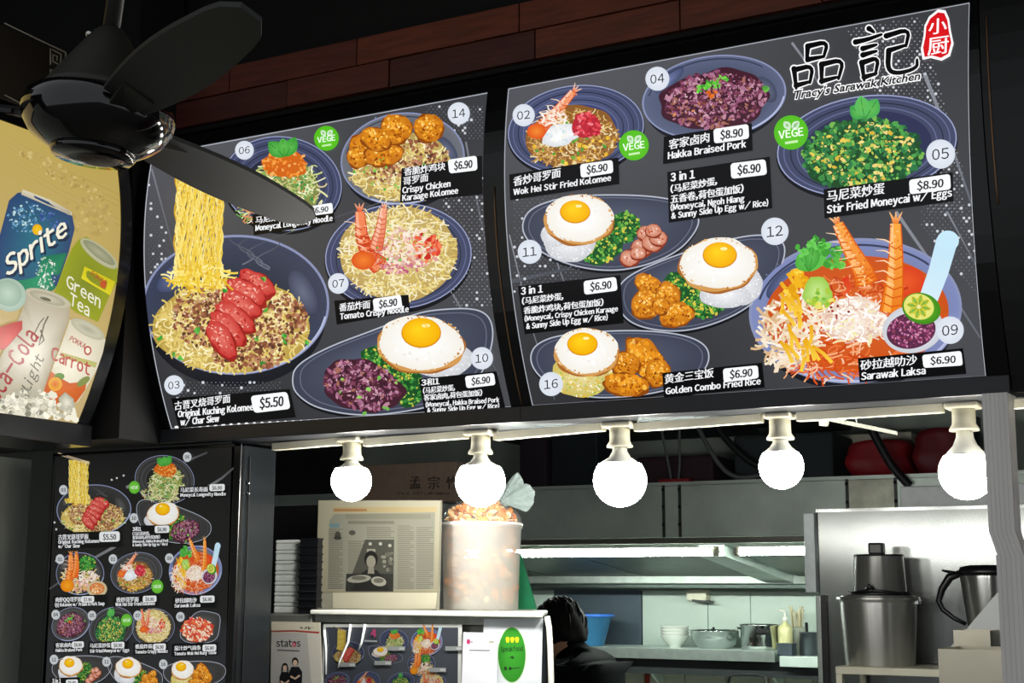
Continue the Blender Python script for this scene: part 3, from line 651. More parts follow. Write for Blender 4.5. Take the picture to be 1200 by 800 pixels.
for s_, w0 in ((((1083, 85), (1108, 150), (1139, 240)), 4.5), (((1050, 248), (1100, 320), (1149, 396)), 4), (((1110, 248), (1146, 315)), 2), (((928, 50), (950, 80), (960, 100)), 3), (((597, 275), (622, 380), (650, 468)), 1.6), (((652, 305), (668, 350)), 1.6)): p.strip(list(s_), w0, '8a8d96', '63666f', w0*.5)
p.strip([(598, 330), (660, 316), (720, 300)], 5, '54575f', '3c3f46', 2)
dots(p, 985, 10, 1130, 250, 6.2, '9a9da6', keep=lambda x, y: x > 985+(y-20)*.45 and x < 1090+(y-60)*.28 and x < 1134+y*.035 and y > 108-.1844*(x-597)); dots(p, 1080, 240, 1146, 345, 6.2, '6f727a', keep=lambda x, y: x > 1062+(y-240)*.75 and x < 1133+y*.035); dots(p, 603, 215, 700, 345, 6, '6a6d75', keep=lambda x, y: x < 650+(y-215)*.3)
p.lay(); p.strip(RL, 1.6, 'b8bcc6'); p.strip([RL[0], RR[0]], 1.6, 'b8bcc6'); p.strip([RL[-1], RR[-1]], 1.6, 'a8acb6'); p.strip(RR, 1.8, 'c8ccd4')
p.build('backdrop_print', boxR)

NAMES = dict(d03='bowl of noodles with sliced roast pork and a lifted noodle strand', d06='plate of noodles under grated carrot', d14='bowl of fried chicken on noodles', d07='crispy noodles with prawns', d10='leaf-shaped plate with braised pork, greens and egg',
             d02='stir fried noodles with prawn on ringed plate', d04='bowl of braised pork', d05='ringed plate of greens with egg', d11='plate with egg, greens and sliced meat roll', d12='plate with fried chicken, greens and egg on rice', d16='plate with egg, fried rice and fried chicken', d09='bowl of red prawn noodle soup with spoon')
for k in ('d03', 'd06', 'd14', 'd07', 'd10'): DISH[k](p); p.build('dish_picture', boxL, NAMES[k])
for k in ('d02', 'd04', 'd05', 'd11', 'd12', 'd16', 'd09'): DISH[k](p); p.build('dish_picture', boxR, NAMES[k])

cap(p, boxL, [(297, 252), (391, 238), (394, 261), (299, 276)], '$6.90', [(359, 243), (391, 238), (392, 250), (361, 254)], [('马尼菜长寿面', 301, 262, 355, 254, 8), ('Moneycal Longevity Noodle', 301, 271, 391, 259, 6.5)])
cap(p, boxL, [(472, 198), (566, 183), (567, 228), (470, 238)], '$6.90', [(526, 188), (560, 183), (561, 200), (528, 204)], [('香脆炸鸡块', 475, 206, 523, 199, 9), ('哥罗面', 474, 217, 503, 212, 9), ('Crispy Chicken', 473, 227, 529, 219, 7), ('Karaage Kolomee', 473, 236, 538, 227, 7)])
cap(p, boxL, [(393, 352), (480, 345), (482, 365), (396, 380)], '$6.90', [(438, 350), (471, 345), (473, 360), (440, 365)], [('番茄炸面', 399, 364, 435, 360, 9), ('Tomato Crispy Noodle', 400, 374, 480, 365, 7)])
cap(p, boxL, [(202, 466), (341, 455), (348, 488), (211, 501)], '$5.50', [(295, 463), (338, 458), (342, 478), (299, 483)], [('古晋叉烧哥罗面', 206, 479, 271, 470, 9.5), ('Original Kuching Kolomee', 210, 488, 298, 479.5, 7.5), ('w/ Char Siew', 213, 497.5, 258, 493, 7.5)])
cap(p, boxL, [(492, 443), (583, 434), (594, 479), (499, 483)], '$6.90', [(546, 440), (580, 436), (582, 450), (548, 454)], [('3和1', 495, 451, 516, 449, 8), ('(马尼菜炒蛋,', 497, 460, 534, 456, 7), ('客家卤肉,荷包蛋加饭)', 498, 468, 566, 462, 7), ('(Moneycal, Hakka Braised Pork', 500, 476, 586, 470, 5.5), ('& Sunny Side Up Egg w/ Rice)', 502, 482.5, 586, 477, 5.5)])
cap(p, boxR, [(598, 205), (726, 185), (727, 216), (599, 235)], '$6.90', [(681, 193), (719, 188), (720, 203), (682, 209)], [('香炒哥罗面', 603, 218, 658, 207, 10.5), ('Wok Hei Stir Fried Kolomee', 603, 229, 717, 212, 7)])
cap(p, boxR, [(779, 161), (882, 145), (883, 177), (778, 193)], '$8.90', [(837, 152), (878, 146), (879, 163), (838, 169)], [('客家卤肉', 785, 175, 832, 166, 11), ('Hakka Braised Pork', 784, 187, 875, 173, 8)])
cap(p, boxR, [(783, 202), (903, 184), (906, 244), (785, 261)], '$6.90', [(857, 192), (898, 187), (900, 205), (858, 210)], [('3 in 1', 787, 213, 815, 209, 9.5), ('(马尼菜炒蛋,', 787, 226, 841, 216, 9), ('五香卷,荷包蛋加饭)', 787, 238, 872, 225, 9.5), ('(Moneycai, Ngoh Hiang', 787, 247, 873, 236, 7), ('& Sunny Side Up Egg w/ Rice)', 788, 256.5, 901, 241, 7)])
cap(p, boxR, [(966, 222), (1117, 202), (1118, 236), (967, 256)], '$8.90', [(1066, 211), (1114, 204), (1115, 222), (1067, 228)], [('马尼菜炒蛋', 970, 236, 1037, 226, 12.5), ('Stir Fried Moneycai w/ Eggs', 970, 250, 1116, 230, 9)])
cap(p, boxR, [(608, 335), (728, 322), (732, 378), (616, 391)], '$6.90', [(685, 329), (723, 324), (725, 340), (686, 345)], [('3 in 1', 612, 345, 637, 342, 8.5), ('(马尼菜炒蛋,', 613, 356, 661, 350, 8), ('香脆炸鸡块,荷包蛋加饭)', 615, 367, 708, 357, 8), ('(Moneycal, Crispy Chicken Karaage', 616, 376, 725, 364, 6), ('& Sunny Side Up Egg w/ Rice)', 618, 385, 713, 374, 6.5)])
cap(p, boxR, [(777, 436), (894, 424), (897, 453), (779, 465)], '$6.90', [(848, 431), (889, 427), (890, 442), (849, 447)], [('黄金三宝饭', 780, 448, 837, 440, 10.5), ('Golden Combo Fried Rice', 781, 461, 892, 449, 7.5)])
cap(p, boxR, [(1006, 419), (1129, 407), (1133, 437), (1008, 447)], '$6.90', [(1081, 415), (1127, 410), (1129, 427), (1083, 430)], [('砂拉越叻沙', 1009, 432, 1075, 425, 11), ('Sarawak Laksa', 1010, 444, 1085, 437, 8.5)])
for b_, n_, x, y, r in ((boxL, '06', 288, 177, 11), (boxL, '14', 539, 134, 13), (boxL, '03', 205.5, 450.5, 11.5), (boxL, '07', 398, 332, 12), (boxL, '10', 566, 419, 13), (boxR, '02', 615, 136, 13), (boxR, '04', 771.5, 93.5, 14), (boxR, '05', 1103, 181, 17), (boxR, '11', 622, 295, 14), (boxR, '12', 909, 271, 16), (boxR, '09', 1114, 386, 16), (boxR, '16', 647, 449, 14)): badge(p, b_, n_, x, y, r)
vege(p, boxL, 384, 163, 14.5); vege(p, boxR, 744, 171, 17.5); vege(p, boxR, 928, 156, 20)

# --- shop name: brushed characters with a white edge, the red seal and the line under them
def zcap(ch, x1, y1, x2, y2, h, up):
    p.lay(31); p.text(ch, x1, y1, x2, y2, h, 'ffffff', .07, up=up); p.lay(); p.text(ch, x1, y1, x2, y2, h, '0a0a0c', .018, up=up)
def brush(strokes, ox, oy, sx, sy):
    for wd_, c, ly in ((8.6, 'ffffff', 31), (5.2, '08080a', 33)):
        p.lay(ly)
        for st in strokes:
            P = np.array([(ox+a*sx, oy+b*sy-(a*sx)*.13) for a, b in st], float)
            for _ in range(2): P = np.vstack([P[:1], np.stack([P[:-1]*.75+P[1:]*.25, P[:-1]*.25+P[1:]*.75], 1).reshape(-1, 2), P[-1:]])
            ws = wd_+1.6; p.strip([tuple(q) for q in P], ws, c, c, wd_*.62)
            for e, r in ((P[0], ws/2), (P[-1], wd_*.31)): p.ell(e[0], e[1], r, r, c, n=10)
PIN = [[(.30, .10), (.28, .40)], [(.32, .10), (.68, .06), (.60, .36)], [(.30, .37), (.60, .35)], [(.04, .52), (.08, .92)], [(.06, .54), (.40, .50), (.34, .84)], [(.08, .86), (.34, .82)], [(.56, .50), (.56, .88)], [(.58, .50), (.98, .46), (.88, .84)], [(.56, .84), (.86, .80)]]
JI = [[(.24, .02), (.32, .10)], [(.02, .24), (.22, .22), (.44, .16)], [(.14, .38), (.36, .34)], [(.14, .50), (.36, .46)], [(.12, .64), (.16, .98)], [(.14, .64), (.40, .58), (.34, .90)], [(.16, .92), (.36, .88)], [(.52, .20), (.90, .12), (.84, .44)], [(.56, .48), (.84, .42)], [(.56, .48), (.54, .84), (.70, .94), (1.02, .88), (1.02, .72)]]
brush(PIN, 929, 52, 62, 58); p.build('brand_character', boxR, 'black brushed character with white edge'); brush(JI, 1002, 36, 72, 62); p.build('brand_character', boxR, 'black brushed character with white edge')
SEAL = [(1090, 22), (1100, 14), (1108, 15), (1112, 24), (1114, 38), (1117, 52), (1113, 66), (1104, 71), (1092, 68), (1083, 70), (1081, 58), (1084, 44), (1085, 32)]
p.lay(31); p.star((1099, 43), [(1099+(x-1099)*1.07, 43+(y-43)*1.05) for x, y in SEAL], 'ffffff'); p.lay(); p.star((1099, 43), [(1099+(x-1099)*.92, 43+(y-43)*.93) for x, y in SEAL], 'd3141c', 'df1c22'); p.lay()
p.text('小', 1089, 41, 1110, 38, 17, 'ffffff', .03, up=(0.03, -1)); p.text('厨', 1088, 65, 1112, 61.5, 20, 'ffffff', .025, up=(.03, -1)); p.build('red_seal', boxR, 'red seal with two white characters')
p.lay(31); up_ = (.22, -1)
p.text("Tracy's Sarawak Kitchen", 928.5, 117.5, 1079.5, 94.5, 11, 'ffffff', .085, up=up_, plain=True); p.lay(); p.text("Tracy's Sarawak Kitchen", 929.6, 117.2, 1078.4, 94.2, 10, '101014', .022, up=up_, plain=True); p.build('brand_lettering', boxR)

MB().tube([(-1.4065, py(z)-.0045, z) for z in np.linspace(Z0+.002, 2.42, 14)], .0016, 6).build('seam_strip', mat('copper_edge', '8a6a4c', .4, .6), boxR)
# blank black box that carries on to the right
bx = thing('blank_sign_box', 'plain black unlit sign box right of the menu panels', 'sign box', (0, 2.6, 1.95))
slab(-.43, .55, Z0-.03, Z0+ZH+.03, .002, 2.622).build('panel', mat('satin_black_panel', '101113', .45, 0, .1, 20), bx)
MB().tube([(-.418, py(z)-.004, z) for z in np.linspace(2.26, 2.60, 12)], .0016, 6).build('edge_strip', mat('copper_edge', '8a6a4c', .4, .6), bx)

# ------------------------------------------------------------------ drinks light box of the neighbouring stall
def px_(z): t = (z-1.975)/.62; return -2.477+.315*t-.235*t*t
def dpx_(z): t = (z-1.975)/.62; return (.315-.47*t)/.62
DR = profile_surf(0, px_, dpx_, 1)
dk = thing('drinks_light_box', 'curved yellow backlit drinks panel with soft drink cans beside the fan', 'drinks sign', (-2.5, 1.9, 1.9))
def slabx(y0, y1, z0, z1, front, back, n=14):
    V = []; Fs = []
    for i in range(n+1):
        z = z0+(z1-z0)*i/n
        for y in (y0, y1): V += [(px_(z)+front, y, z), (back, y, z)]
    for i in range(n):
        a = i*4; b = a+4; Fs += [(a, a+2, b+2, b), (a+1, b+1, b+3, a+3), (a, b, b+1, a+1), (a+2, a+3, b+3, b+2)]
    return MB().add(V, Fs+[(0, 1, 3, 2), (n*4, n*4+2, n*4+3, n*4+1)])
slabx(.9, 2.40, 1.975, 2.595, 0, -2.62, 29).build('face_panel', acry, dk)
slabx(2.40, 2.435, 1.96, 2.63, .003, -2.62).build('side_trim', gloss_black, dk)
slabx(.9, 2.435, 2.595, 2.63, .004, -2.62, 3).build('top_rail', gloss_black, dk)
MB().box((-2.66, .9, 1.925), (-2.462, 2.435, 1.975), .002).build('bottom_rail', gloss_black, dk)
d = Print(DR, PM_DRINK); d.mult = 6
def dpx(y, z): return to_px((px_(z), y, z))
zs = np.linspace(2.595, 1.975, 30); V = []; C = []; ny = 10
for z in zs:
    for i in range(ny+1):
        y = .9+1.5*i/ny; V.append(dpx(y, z)); t = (z-1.975)/.62; u = i/ny; C.append(lin((.80-.05*(1-t), .70-.04*(1-t), .42+.10*(1-t)-.05*u)))
d.lay(0); d.raw(V, [(j*(ny+1)+i, j*(ny+1)+i+1, (j+1)*(ny+1)+i+1, (j+1)*(ny+1)+i) for j in range(29) for i in range(ny)], C); d.o = [8e-5]*len(d.o)
d.lay(2)
for k in range(5): d.strip([(5, 158+k*6+(8 if k > 2 else 0)), (70, 196+k*6+(8 if k > 2 else 0)), (139, 228+k*7+(8 if k > 2 else 0))], 1.1, 'c8ae68', 'bea45e')
d.bits(72, 205, 60, 9, 90, 1, 3.5, ['c4aa64', 'cdb46e', 'b69c5a', 'dcc680'], .53); d.bits(95, 255, 40, 22, 120, 1.5, 5, ['cab06a', 'd8bf78', 'bea460', 'c8ac68'])
d.build('stone_wall_print', dk)
# sprite can
def quadgrad(q, c1, c2): d.quad(q, c1, c2)
d.lay(4); d.star((45, 285), [(10, 235), (20, 226), (30, 225), (55, 236), (84, 252), (87, 268), (80, 295), (66, 335), (40, 360), (5, 345), (-8, 320), (-2, 280)], '2f4a78', '2f7a8c'); d.lay(); d.quad([(26, 222), (58, 234), (83, 248), (80, 252)], 'e4dcc0', 'b8b09a', 3, 1); d.quad([(26, 222), (83, 248), (84, 253), (24, 228)], 'e6dec4', 'c8c0aa')
d.star((50, 328), [(14, 330), (50, 300), (78, 296), (64, 338), (40, 356), (14, 346)], '1f7a5c', '2fa070'); d.bits(30, 255, 22, 18, 100, .8, 2.4, ['9cc8d8', '6aa8c8', 'c8e4e8', '4a80b0']); d.bits(53, 320, 12, 20, 90, .6, 1.8, ['d8e8dc', 'a8c8b8', 'f2f6ee']); d.bits(62, 258, 18, 9, 30, 1, 3, ['3a58a0', '5a78b8', '2c4a90'], .4); d.lay(); d.ell(43, 269, 6, 6.5, 'f2b40c', 'fbd02a'); d.lay()
d.text('Sprite', 8, 327, 80, 278, 24, '20304c', .075, up=(-.12, -1)); d.lay(); d.text('Sprite', 7, 324, 78, 275, 23, 'fbf7e4', .03, up=(-.12, -1)); d.build('can_picture', dk, 'blue green soft drink can with white lettering')
d.lay(7); d.star((100, 330), [(91, 281), (100, 277), (118, 290), (137, 310), (136, 330), (128, 345), (114, 377), (88, 366), (62, 344), (74, 312), (84, 290)], '9aa428', '7f8c2c'); d.lay(); d.ell(115, 297, 27, 9, 'b8b894', 'd8d6b8', rot=.66); d.ell(115, 296, 23, 6, '8f9478', 'b2b294', rot=.66); d.quad([(98, 312), (134, 330), (128, 346), (94, 326)], 'd8cc20', 'e4d82c'); d.lay()
d.text('POKKA', 104, 322, 122, 334, 6, 'b8442c', .02); d.ell(120, 333, 4, 5, 'c85a30'); d.text('Green', 76, 335, 116, 361, 14, 'f0f0dc', .015, up=(.1, -1)); d.text('Tea', 80, 356, 103, 371, 14, 'f0f0dc', .015, up=(.1, -1)); d.build('can_picture', dk, 'green tea can with pale lettering')
d.lay(10); d.star((45, 405), [(30, 340), (45, 338), (65, 346), (80, 357), (80, 372), (70, 400), (52, 450), (44, 470), (0, 470), (-12, 440), (8, 400), (26, 360)], 'b4aa92', 'e6dfcc'); d.lay(); d.ell(55, 349, 28, 8.5, 'bfb8a0', 'e8e2cc', rot=.32); d.ell(54, 349, 22, 6, 'a8a48c', 'd4ceb8', rot=.32); d.ell(52, 350, 7, 2, '6c6a58', rot=.3); d.lay()
d.text('Coca-Cola', -10, 482, 45, 393, 21, 'a42a2c', .02, shear=.25, up=(-.85, -.5)); d.text('Light', 33, 459, 51, 418, 12, '4a4438', .0, shear=.2, up=(-.85, -.5)); d.strip([(46, 386), (50, 398), (44, 404), (50, 380), (55, 370)], 1.6, '6a5a4a'); d.strip([(38, 392), (45, 378), (50, 372)], 1.2, '6a5a4a'); d.build('can_picture', dk, 'silver cola can with red script')
d.lay(13); d.star((85, 425), [(80, 374), (95, 376), (115, 390), (122, 397), (119, 412), (112, 432), (90, 470), (70, 476), (47, 468), (60, 430), (74, 392)], 'd8d0b8', 'f0ead4'); d.lay(); d.ell(101, 385, 22, 8, 'b8b69c', 'dcd8c2', rot=.5); d.ell(101, 385, 16, 5, 'c8c6b0', 'a8a690', rot=.5)
d.star((70, 455), [(58, 434), (66, 440), (80, 448), (100, 446), (98, 456), (88, 470), (70, 476), (47, 468), (52, 450)], 'c85a14', 'd8681a'); d.ell(68, 440, 6, 4, '5a8a2c'); d.ell(63, 449, 8, 8, 'e8b028', 'd8601c'); d.ell(96, 446, 9, 4, '7c8a3c', rot=-.6); d.quad([(70, 412), (112, 424), (110, 430), (70, 418)], 'b8b468'); d.lay()
d.text('POKKA', 79, 398, 97, 408, 6, 'b0342c', .02); d.ell(101, 410, 4.5, 5.5, 'b83c34'); d.ell(101, 410, 2.8, 3.6, 'f0ead4'); d.text('Carrot', 58, 420, 103, 439, 15, 'b8342c', .02, up=(.1, -1)); d.build('can_picture', dk, 'white carrot juice can with red lettering')
d.lay(16); d.star((8, 400), [(-8, 385), (10, 378), (24, 375), (24, 385), (10, 402), (4, 408), (-8, 410)], 'b8241c', 'd83a2c'); d.ell(8, 345, 21, 19, 'a8c0b0', 'd8e6d8', rot=.5); d.ell(7, 343, 17, 15, '9cb8a4', 'c4d8c8', rot=.5); d.build('can_picture', dk, 'red can and pale green lid'); d.lay(19)
d.ell(30, 478, 34, 14, 'd8d2bc'); d.bits(34, 472, 36, 16, 70, 3, 8, ['f2eedc', 'd8d4c4', 'b8b4a0', 'e8e4d0', '8c8a78', 'fffbe8']); d.star((76, 470), [(68, 478), (66, 465), (74, 458), (84, 466), (86, 478), (78, 486)], 'a8a690', 'e8e6d4'); d.bits(74, 484, 16, 8, 22, 2, 6, ['f0ecd8', 'd4d0bc', 'c0bca8']); d.build('ice_picture', dk, 'printed heap of ice cubes')

# upper dark box of the neighbouring stall with a key-pattern border
nb = thing('stall_name_box', 'dark brown stall name box with pale key-pattern border at top left', 'sign box', (-2.7, 1.8, 2.63))
e1 = hx(-2.44, 77, 61.5); e2 = hx(-2.44, 38, 145); yb = e1[1]; ztop = e1[2]; zbot = 2.662
MB().box((-2.66, .8, zbot), (-2.44, yb, ztop), .002).build('body', mat('dark_brown_board', '1d1710', .5, 0, .15, 12), nb)
kp = Print(plane_surf(0, -2.44, (1, 0, 0)), mat('pale_gold_line', 'a09a8c', .5)); kp.lay(2)
S = lambda x, y: (x, y)
kp.strip([(5, 27), (40, 44), (77, 61.5)], 1.5, 'a09a8c'); kp.strip([(77, 61.5), (76, 78), (75, 90)], 1.5, 'a09a8c'); kp.strip([(5, 111), (22, 120), (38, 128)], 1.2, '6a645a')
for dy in (0, 24, 47):
    kp.strip([(59, 76+dy), (59, 57+dy), (71.5, 63.5+dy), (70, 82+dy)], 1.6, 'a09a8c'); kp.strip([(70, 76+dy), (62, 72+dy), (62, 64+dy), (67, 66+dy), (66.5, 71+dy)], 1.5, 'a09a8c')
kp.build('key_border', nb)
# ------------------------------------------------------------------ standing menu board under the signs
BY = 2.62
tl, tr = hy(BY, 62, 524), hy(BY, 284, 508); bx0, bx1, bz1 = tl[0], tr[0], 1.938
mbd = thing('menu_board', 'tall black menu board with many small dish pictures under the curved signs', 'menu board', ((bx0+bx1)/2, BY+.05, 0))
fr = .022; yb_ = BY+.135
satin = mat('satin_black_metal', '3b4044', .27, .8, .12, 8, stretch=(1, 1, 4))
MB().box((bx0, BY+.012, .04), (bx1-.004, yb_, bz1-.004), .002).build('cabinet', satin, mbd)
MB().box((bx0+.003, BY-.002, .04), (bx0+fr*.6, BY+.012, bz1), .002).build('frame_rail', gloss_black, mbd)
MB().box((bx1-fr, BY-.002, .04), (bx1, BY+.012, bz1), .002).build('frame_rail', gloss_black, mbd)
MB().box((bx0+.003, BY-.002, bz1-.009), (bx1, BY+.012, bz1), .002).build('frame_rail', gloss_black, mbd)
MB().box((bx0+.03, BY+.02, 0), (bx1-.03, yb_-.01, .045)).build('plinth', black, mbd)
for (hx_, hz_) in ((0, 0), (0, -.03)):
    q = hx(bx1, 291, 566 + (0 if hz_ == 0 else 12)); MB().lathe([(.004, 0), (.004, .003), (0, .004)], (0, 0, 0), 10).build('rivet', chrome, mbd, True)
    r_ = col.objects[-1]; r_.rotation_euler = (0, PI/2, 0); r_.location = Vector(q)-Vector(org(mbd))
MB().box((bx1-.001, BY+.030, .1), (bx1+.0015, BY+.033, bz1-.03)).build('door_seam', black, mbd)
b = Print(plane_surf(1, BY, (0, -1, 0)), PM_BOARD); b.neutral = .9
b.lay(1); q0 = [hy(BY, 66, 530), hy(BY, 277, 515)]
b.quad([(66, 531), (272, 517), (263, 830), (52, 830)], '26272a', '2b2c2e', 12, 30)
b.lay(2)
for s_ in (((148, 571), (190, 552), (243, 530)), ((243, 571), (260, 560), (274, 548)), ((135, 640), (108, 655), (58, 690))): b.strip(list(s_), 3.5, '7d7f82', '4a4b4d', 2)
for x, y in ((131, 562), (137, 560), (145, 557), (64, 612), (66, 620), (66, 657)): b.ell(x, y, 1.3, 1.3, 'c8c8c8', n=7)
b.build('backdrop_print', mbd)
def put(p, dish, src, dst, s, sy=None, mirror=False, ang=0):
    sy = sy or s; m_ = -1 if mirror else 1; ca, sa = math.cos(ang), math.sin(ang)
    def T(x, y):
        u, v = m_*(x-src[0])*s, (y-src[1])*sy
        return (dst[0]+u*ca-v*sa, dst[1]+u*sa+v*ca)
    p.T = T; dish(p); p.T = None
items = [(D03, (276, 357), (110, 597), .40, .36, False, 'bowl of noodles with roast pork'), (D06, (331, 215), (193, 562), .50, .52, False, 'noodles under grated carrot'), (D10, (460, 425), (204, 611), .37, .42, True, 'braised pork, greens and egg plate'),
         (DQQ, (0, 0), (94, 672), .47, .48, False, 'prawn noodles with a soup bowl'), (D02, (675, 152), (160, 671), .38, .46, False, 'stir fried noodles'), (D09, (1002, 364), (229, 668), .25, .34, False, 'red prawn noodle soup'),
         (D04, (837, 114), (83, 731), .265, .40, False, 'bowl of braised pork'), (D05, (1016, 171), (131, 735), .25, .40, False, 'greens with egg'), (D07, (467, 300), (180, 735), .29, .36, False, 'crispy noodles'), (DTOM, (0, 0), (231, 736), .35, .36, False, 'red tomato dish'),
         (D11, (715, 273), (96, 786), .34, .40, False, 'egg, greens and meat roll'), (D12, (822, 332), (158, 790), .33, .38, True, 'fried chicken, greens and egg'), (D16, (726, 426), (228, 790), .35, .40, False, 'egg and fried chicken plate')]
for fn_, src, dst, s1, s2, mi_, lb in items:
    put(b, fn_, src, dst, s1, s2, mi_, -.02); b.build('dish_picture', mbd, lb)
def scap(x0, y0, w_, h_, lines, px0, py0, pw, ph_, price):
    b.lay(30); b.quad([(x0, y0), (x0+w_, y0-w_*.03), (x0+w_-.3, y0+h_-w_*.03), (x0-.3, y0+h_)], '0a0a0b'); b.lay()
    for (tx, dx, dy, tw, th) in lines: b.text(tx, x0+dx, y0+dy, x0+dx+tw, y0+dy-tw*.03, th, 'eceef0', .05, up=(0, -1))
    o = b.build('caption', mbd); b.lay(33); b.rquad([(px0, py0), (px0+pw, py0-pw*.03), (px0+pw, py0+ph_-pw*.03), (px0, py0+ph_)], 'e9ebec', .25); b.lay()
    b.text(price, px0+pw*.18, py0+ph_*.78, px0+pw*.82, py0+ph_*.76, ph_*.52, '26282a', .04, up=(0, -1)); b.build('price_tag', o)
scap(67, 624, 76, 19, [('古晋叉烧哥罗面', 3, 8, 35, 6), ('Original Kuching Kolomee', 3, 13, 48, 4), ('w/ Char Siew', 3, 18, 25, 4)], 118, 623, 24, 12, '$5.50')
scap(211, 570, 56, 14, [('马尼菜长寿面', 2, 6.5, 32, 5.5), ('Moneycal Longevity Noodle', 2, 12, 53, 4)], 247, 567.5, 18, 8, '$6.90')
scap(155, 616, 45, 25, [('3和1', 2, 6, 10, 5), ('(马尼菜炒蛋,', 2, 11, 20, 4), ('客家卤肉,荷包蛋加饭)', 2, 15.5, 32, 4), ('(Moneycal, Hakka Braised Pork', 2, 20, 42, 3.2), ('& Sunny Side Up Egg w/ Rice)', 2, 24, 41, 3.2)], 183, 616, 17, 8.5, '$6.90')
scap(64, 698, 61, 14, [('肉虾QQ哥罗面', 3, 7, 30, 5.5), ('QQ Kolomee w/ Prawn & Pork Soup', 2, 12.5, 58, 4)], 97, 698.5, 15, 7.5, '$7.90')
scap(135, 698, 51, 13.5, [('香炒哥罗面', 3, 7, 26, 5.5), ('Wok Hei Stir Fried Kolomee', 2, 12, 46, 4)], 169, 698, 16, 7.5, '$6.90')
scap(204, 699, 50, 14, [('砂拉越叻沙', 3, 7, 25, 5.5), ('Sarawak Laksa', 2, 12.5, 30, 4)], 236, 698, 17, 8, '$6.90')
scap(65, 752, 34, 13, [('客家卤肉', 2, 6, 18, 5), ('Hakka Braised Pork', 2, 11.5, 31, 3.6)], 86, 751.5, 14, 7.5, '$8.90')
scap(105, 752, 47, 14, [('马尼菜炒蛋', 2, 6.5, 24, 5), ('Stir Fried Moneycai w/ Eggs', 2, 12.5, 46, 3.8)], 132, 752, 15.5, 7.5, '$8.90')
scap(158, 753, 40, 14, [('番茄炸面', 2, 6.5, 20, 5), ('Tomato Crispy Noodle', 2, 12.5, 38, 3.8)], 181, 754, 15, 7.5, '$6.90')
scap(203, 754, 54, 15, [('茄汁炒气面条', 3, 7.5, 31, 5), ('Tomato Wok Hei Kuey Teow', 3, 13.5, 49, 3.8)], 239, 755, 16, 8, '$6.90')
scap(61, 794, 34, 14, [('3 in 1', 2, 6, 10, 5)], 79, 796, 14, 7, '$6.90')
for n_, x, y in (('03', 76, 574), ('06', 221, 535.5), ('10', 158.5, 607), ('01', 72, 655), ('02', 134, 655), ('09', 200, 654), ('04', 67, 720), ('05', 109.5, 721), ('07', 163, 721), ('08', 213, 722.5), ('11', 65, 772.5), ('12', 126.5, 775), ('16', 193, 778)):
    b.lay(34); b.ell(x, y, 5, 5.8, 'c9cdd0', n=18); b.lay(); b.text(n_, x-2.6, y+2, x+2.6, y+1.9, 4, '3a3c40', .03, up=(0, -1)); b.build('number_badge', mbd)
for x, y, r in ((159, 571, 6.5), (186, 687, 7), (150, 726.5, 6.5)):
    b.lay(34); b.ell(x, y, r, r*1.15, '5db52c', '7cd048', n=20); b.lay(); b.text('VEGE', x-r*.7, y+r*.3, x+r*.7, y+r*.2, r*.5, 'eefce8', .02, up=(0, -1)); b.build('vegetarian_badge', mbd)

# ------------------------------------------------------------------ ceiling fan in front of the signs
fan_c = hz(2.215, 115, 138)
fan = thing('ceiling_fan', 'black ceiling fan with glossy dish-shaped hub hanging before the menu signs', 'ceiling fan', fan_c)
gl = mat('gloss_black_enamel', '08080a', .09, 0, .1, 30, coat=.6); fgrey = mat('dark_grey_fan_metal', '26251f', .5, .2, .15, 20); blm = mat('dark_fan_blade', '191a1b', .55, 0, .1, 30)
MB().lathe([(.02, -.052), (.05, -.050), (.062, -.044), (.085, -.030), (.098, -.010), (.1, .004), (.097, .016), (.088, .024), (.06, .03), (.02, .03)], (0, 0, 0), 48).build('hub_dish', gl, fan, True)
MB().lathe([(0, -.058), (.03, -.058), (.052, -.056), (.056, -.050), (.052, -.046)], (0, 0, 0), 40).build('bottom_cap', gl, fan, True)
MB().lathe([(0, -.0605), (.022, -.0605), (.026, -.058), (.026, -.055)], (.008, .004, 0), 24).build('dusty_vent', mat('dusty_bronze', '54483c', .8, 0, .6, 220), fan, True)
MB().lathe([(.085, .022), (.074, .036), (.052, .072), (.034, .100), (.022, .118), (.014, .125)], (0, 0, 0), 40).build('bell_cover', fgrey, fan, True)
MB().tube([(0, 0, .12), (0, 0, 1.08)], .0115, 14).build('down_rod', fgrey, fan, True)
MB().lathe([(.004, 0), (.006, .004), (.004, .008), (0, .009)], (-.026, -.012, .112), 12).build('set_screw', chrome, fan, True)
MB().lathe([(.05, 1.02), (.06, 1.05), (.06, 1.085)], (0, 0, 0), 24).build('ceiling_cap', fgrey, fan, True)
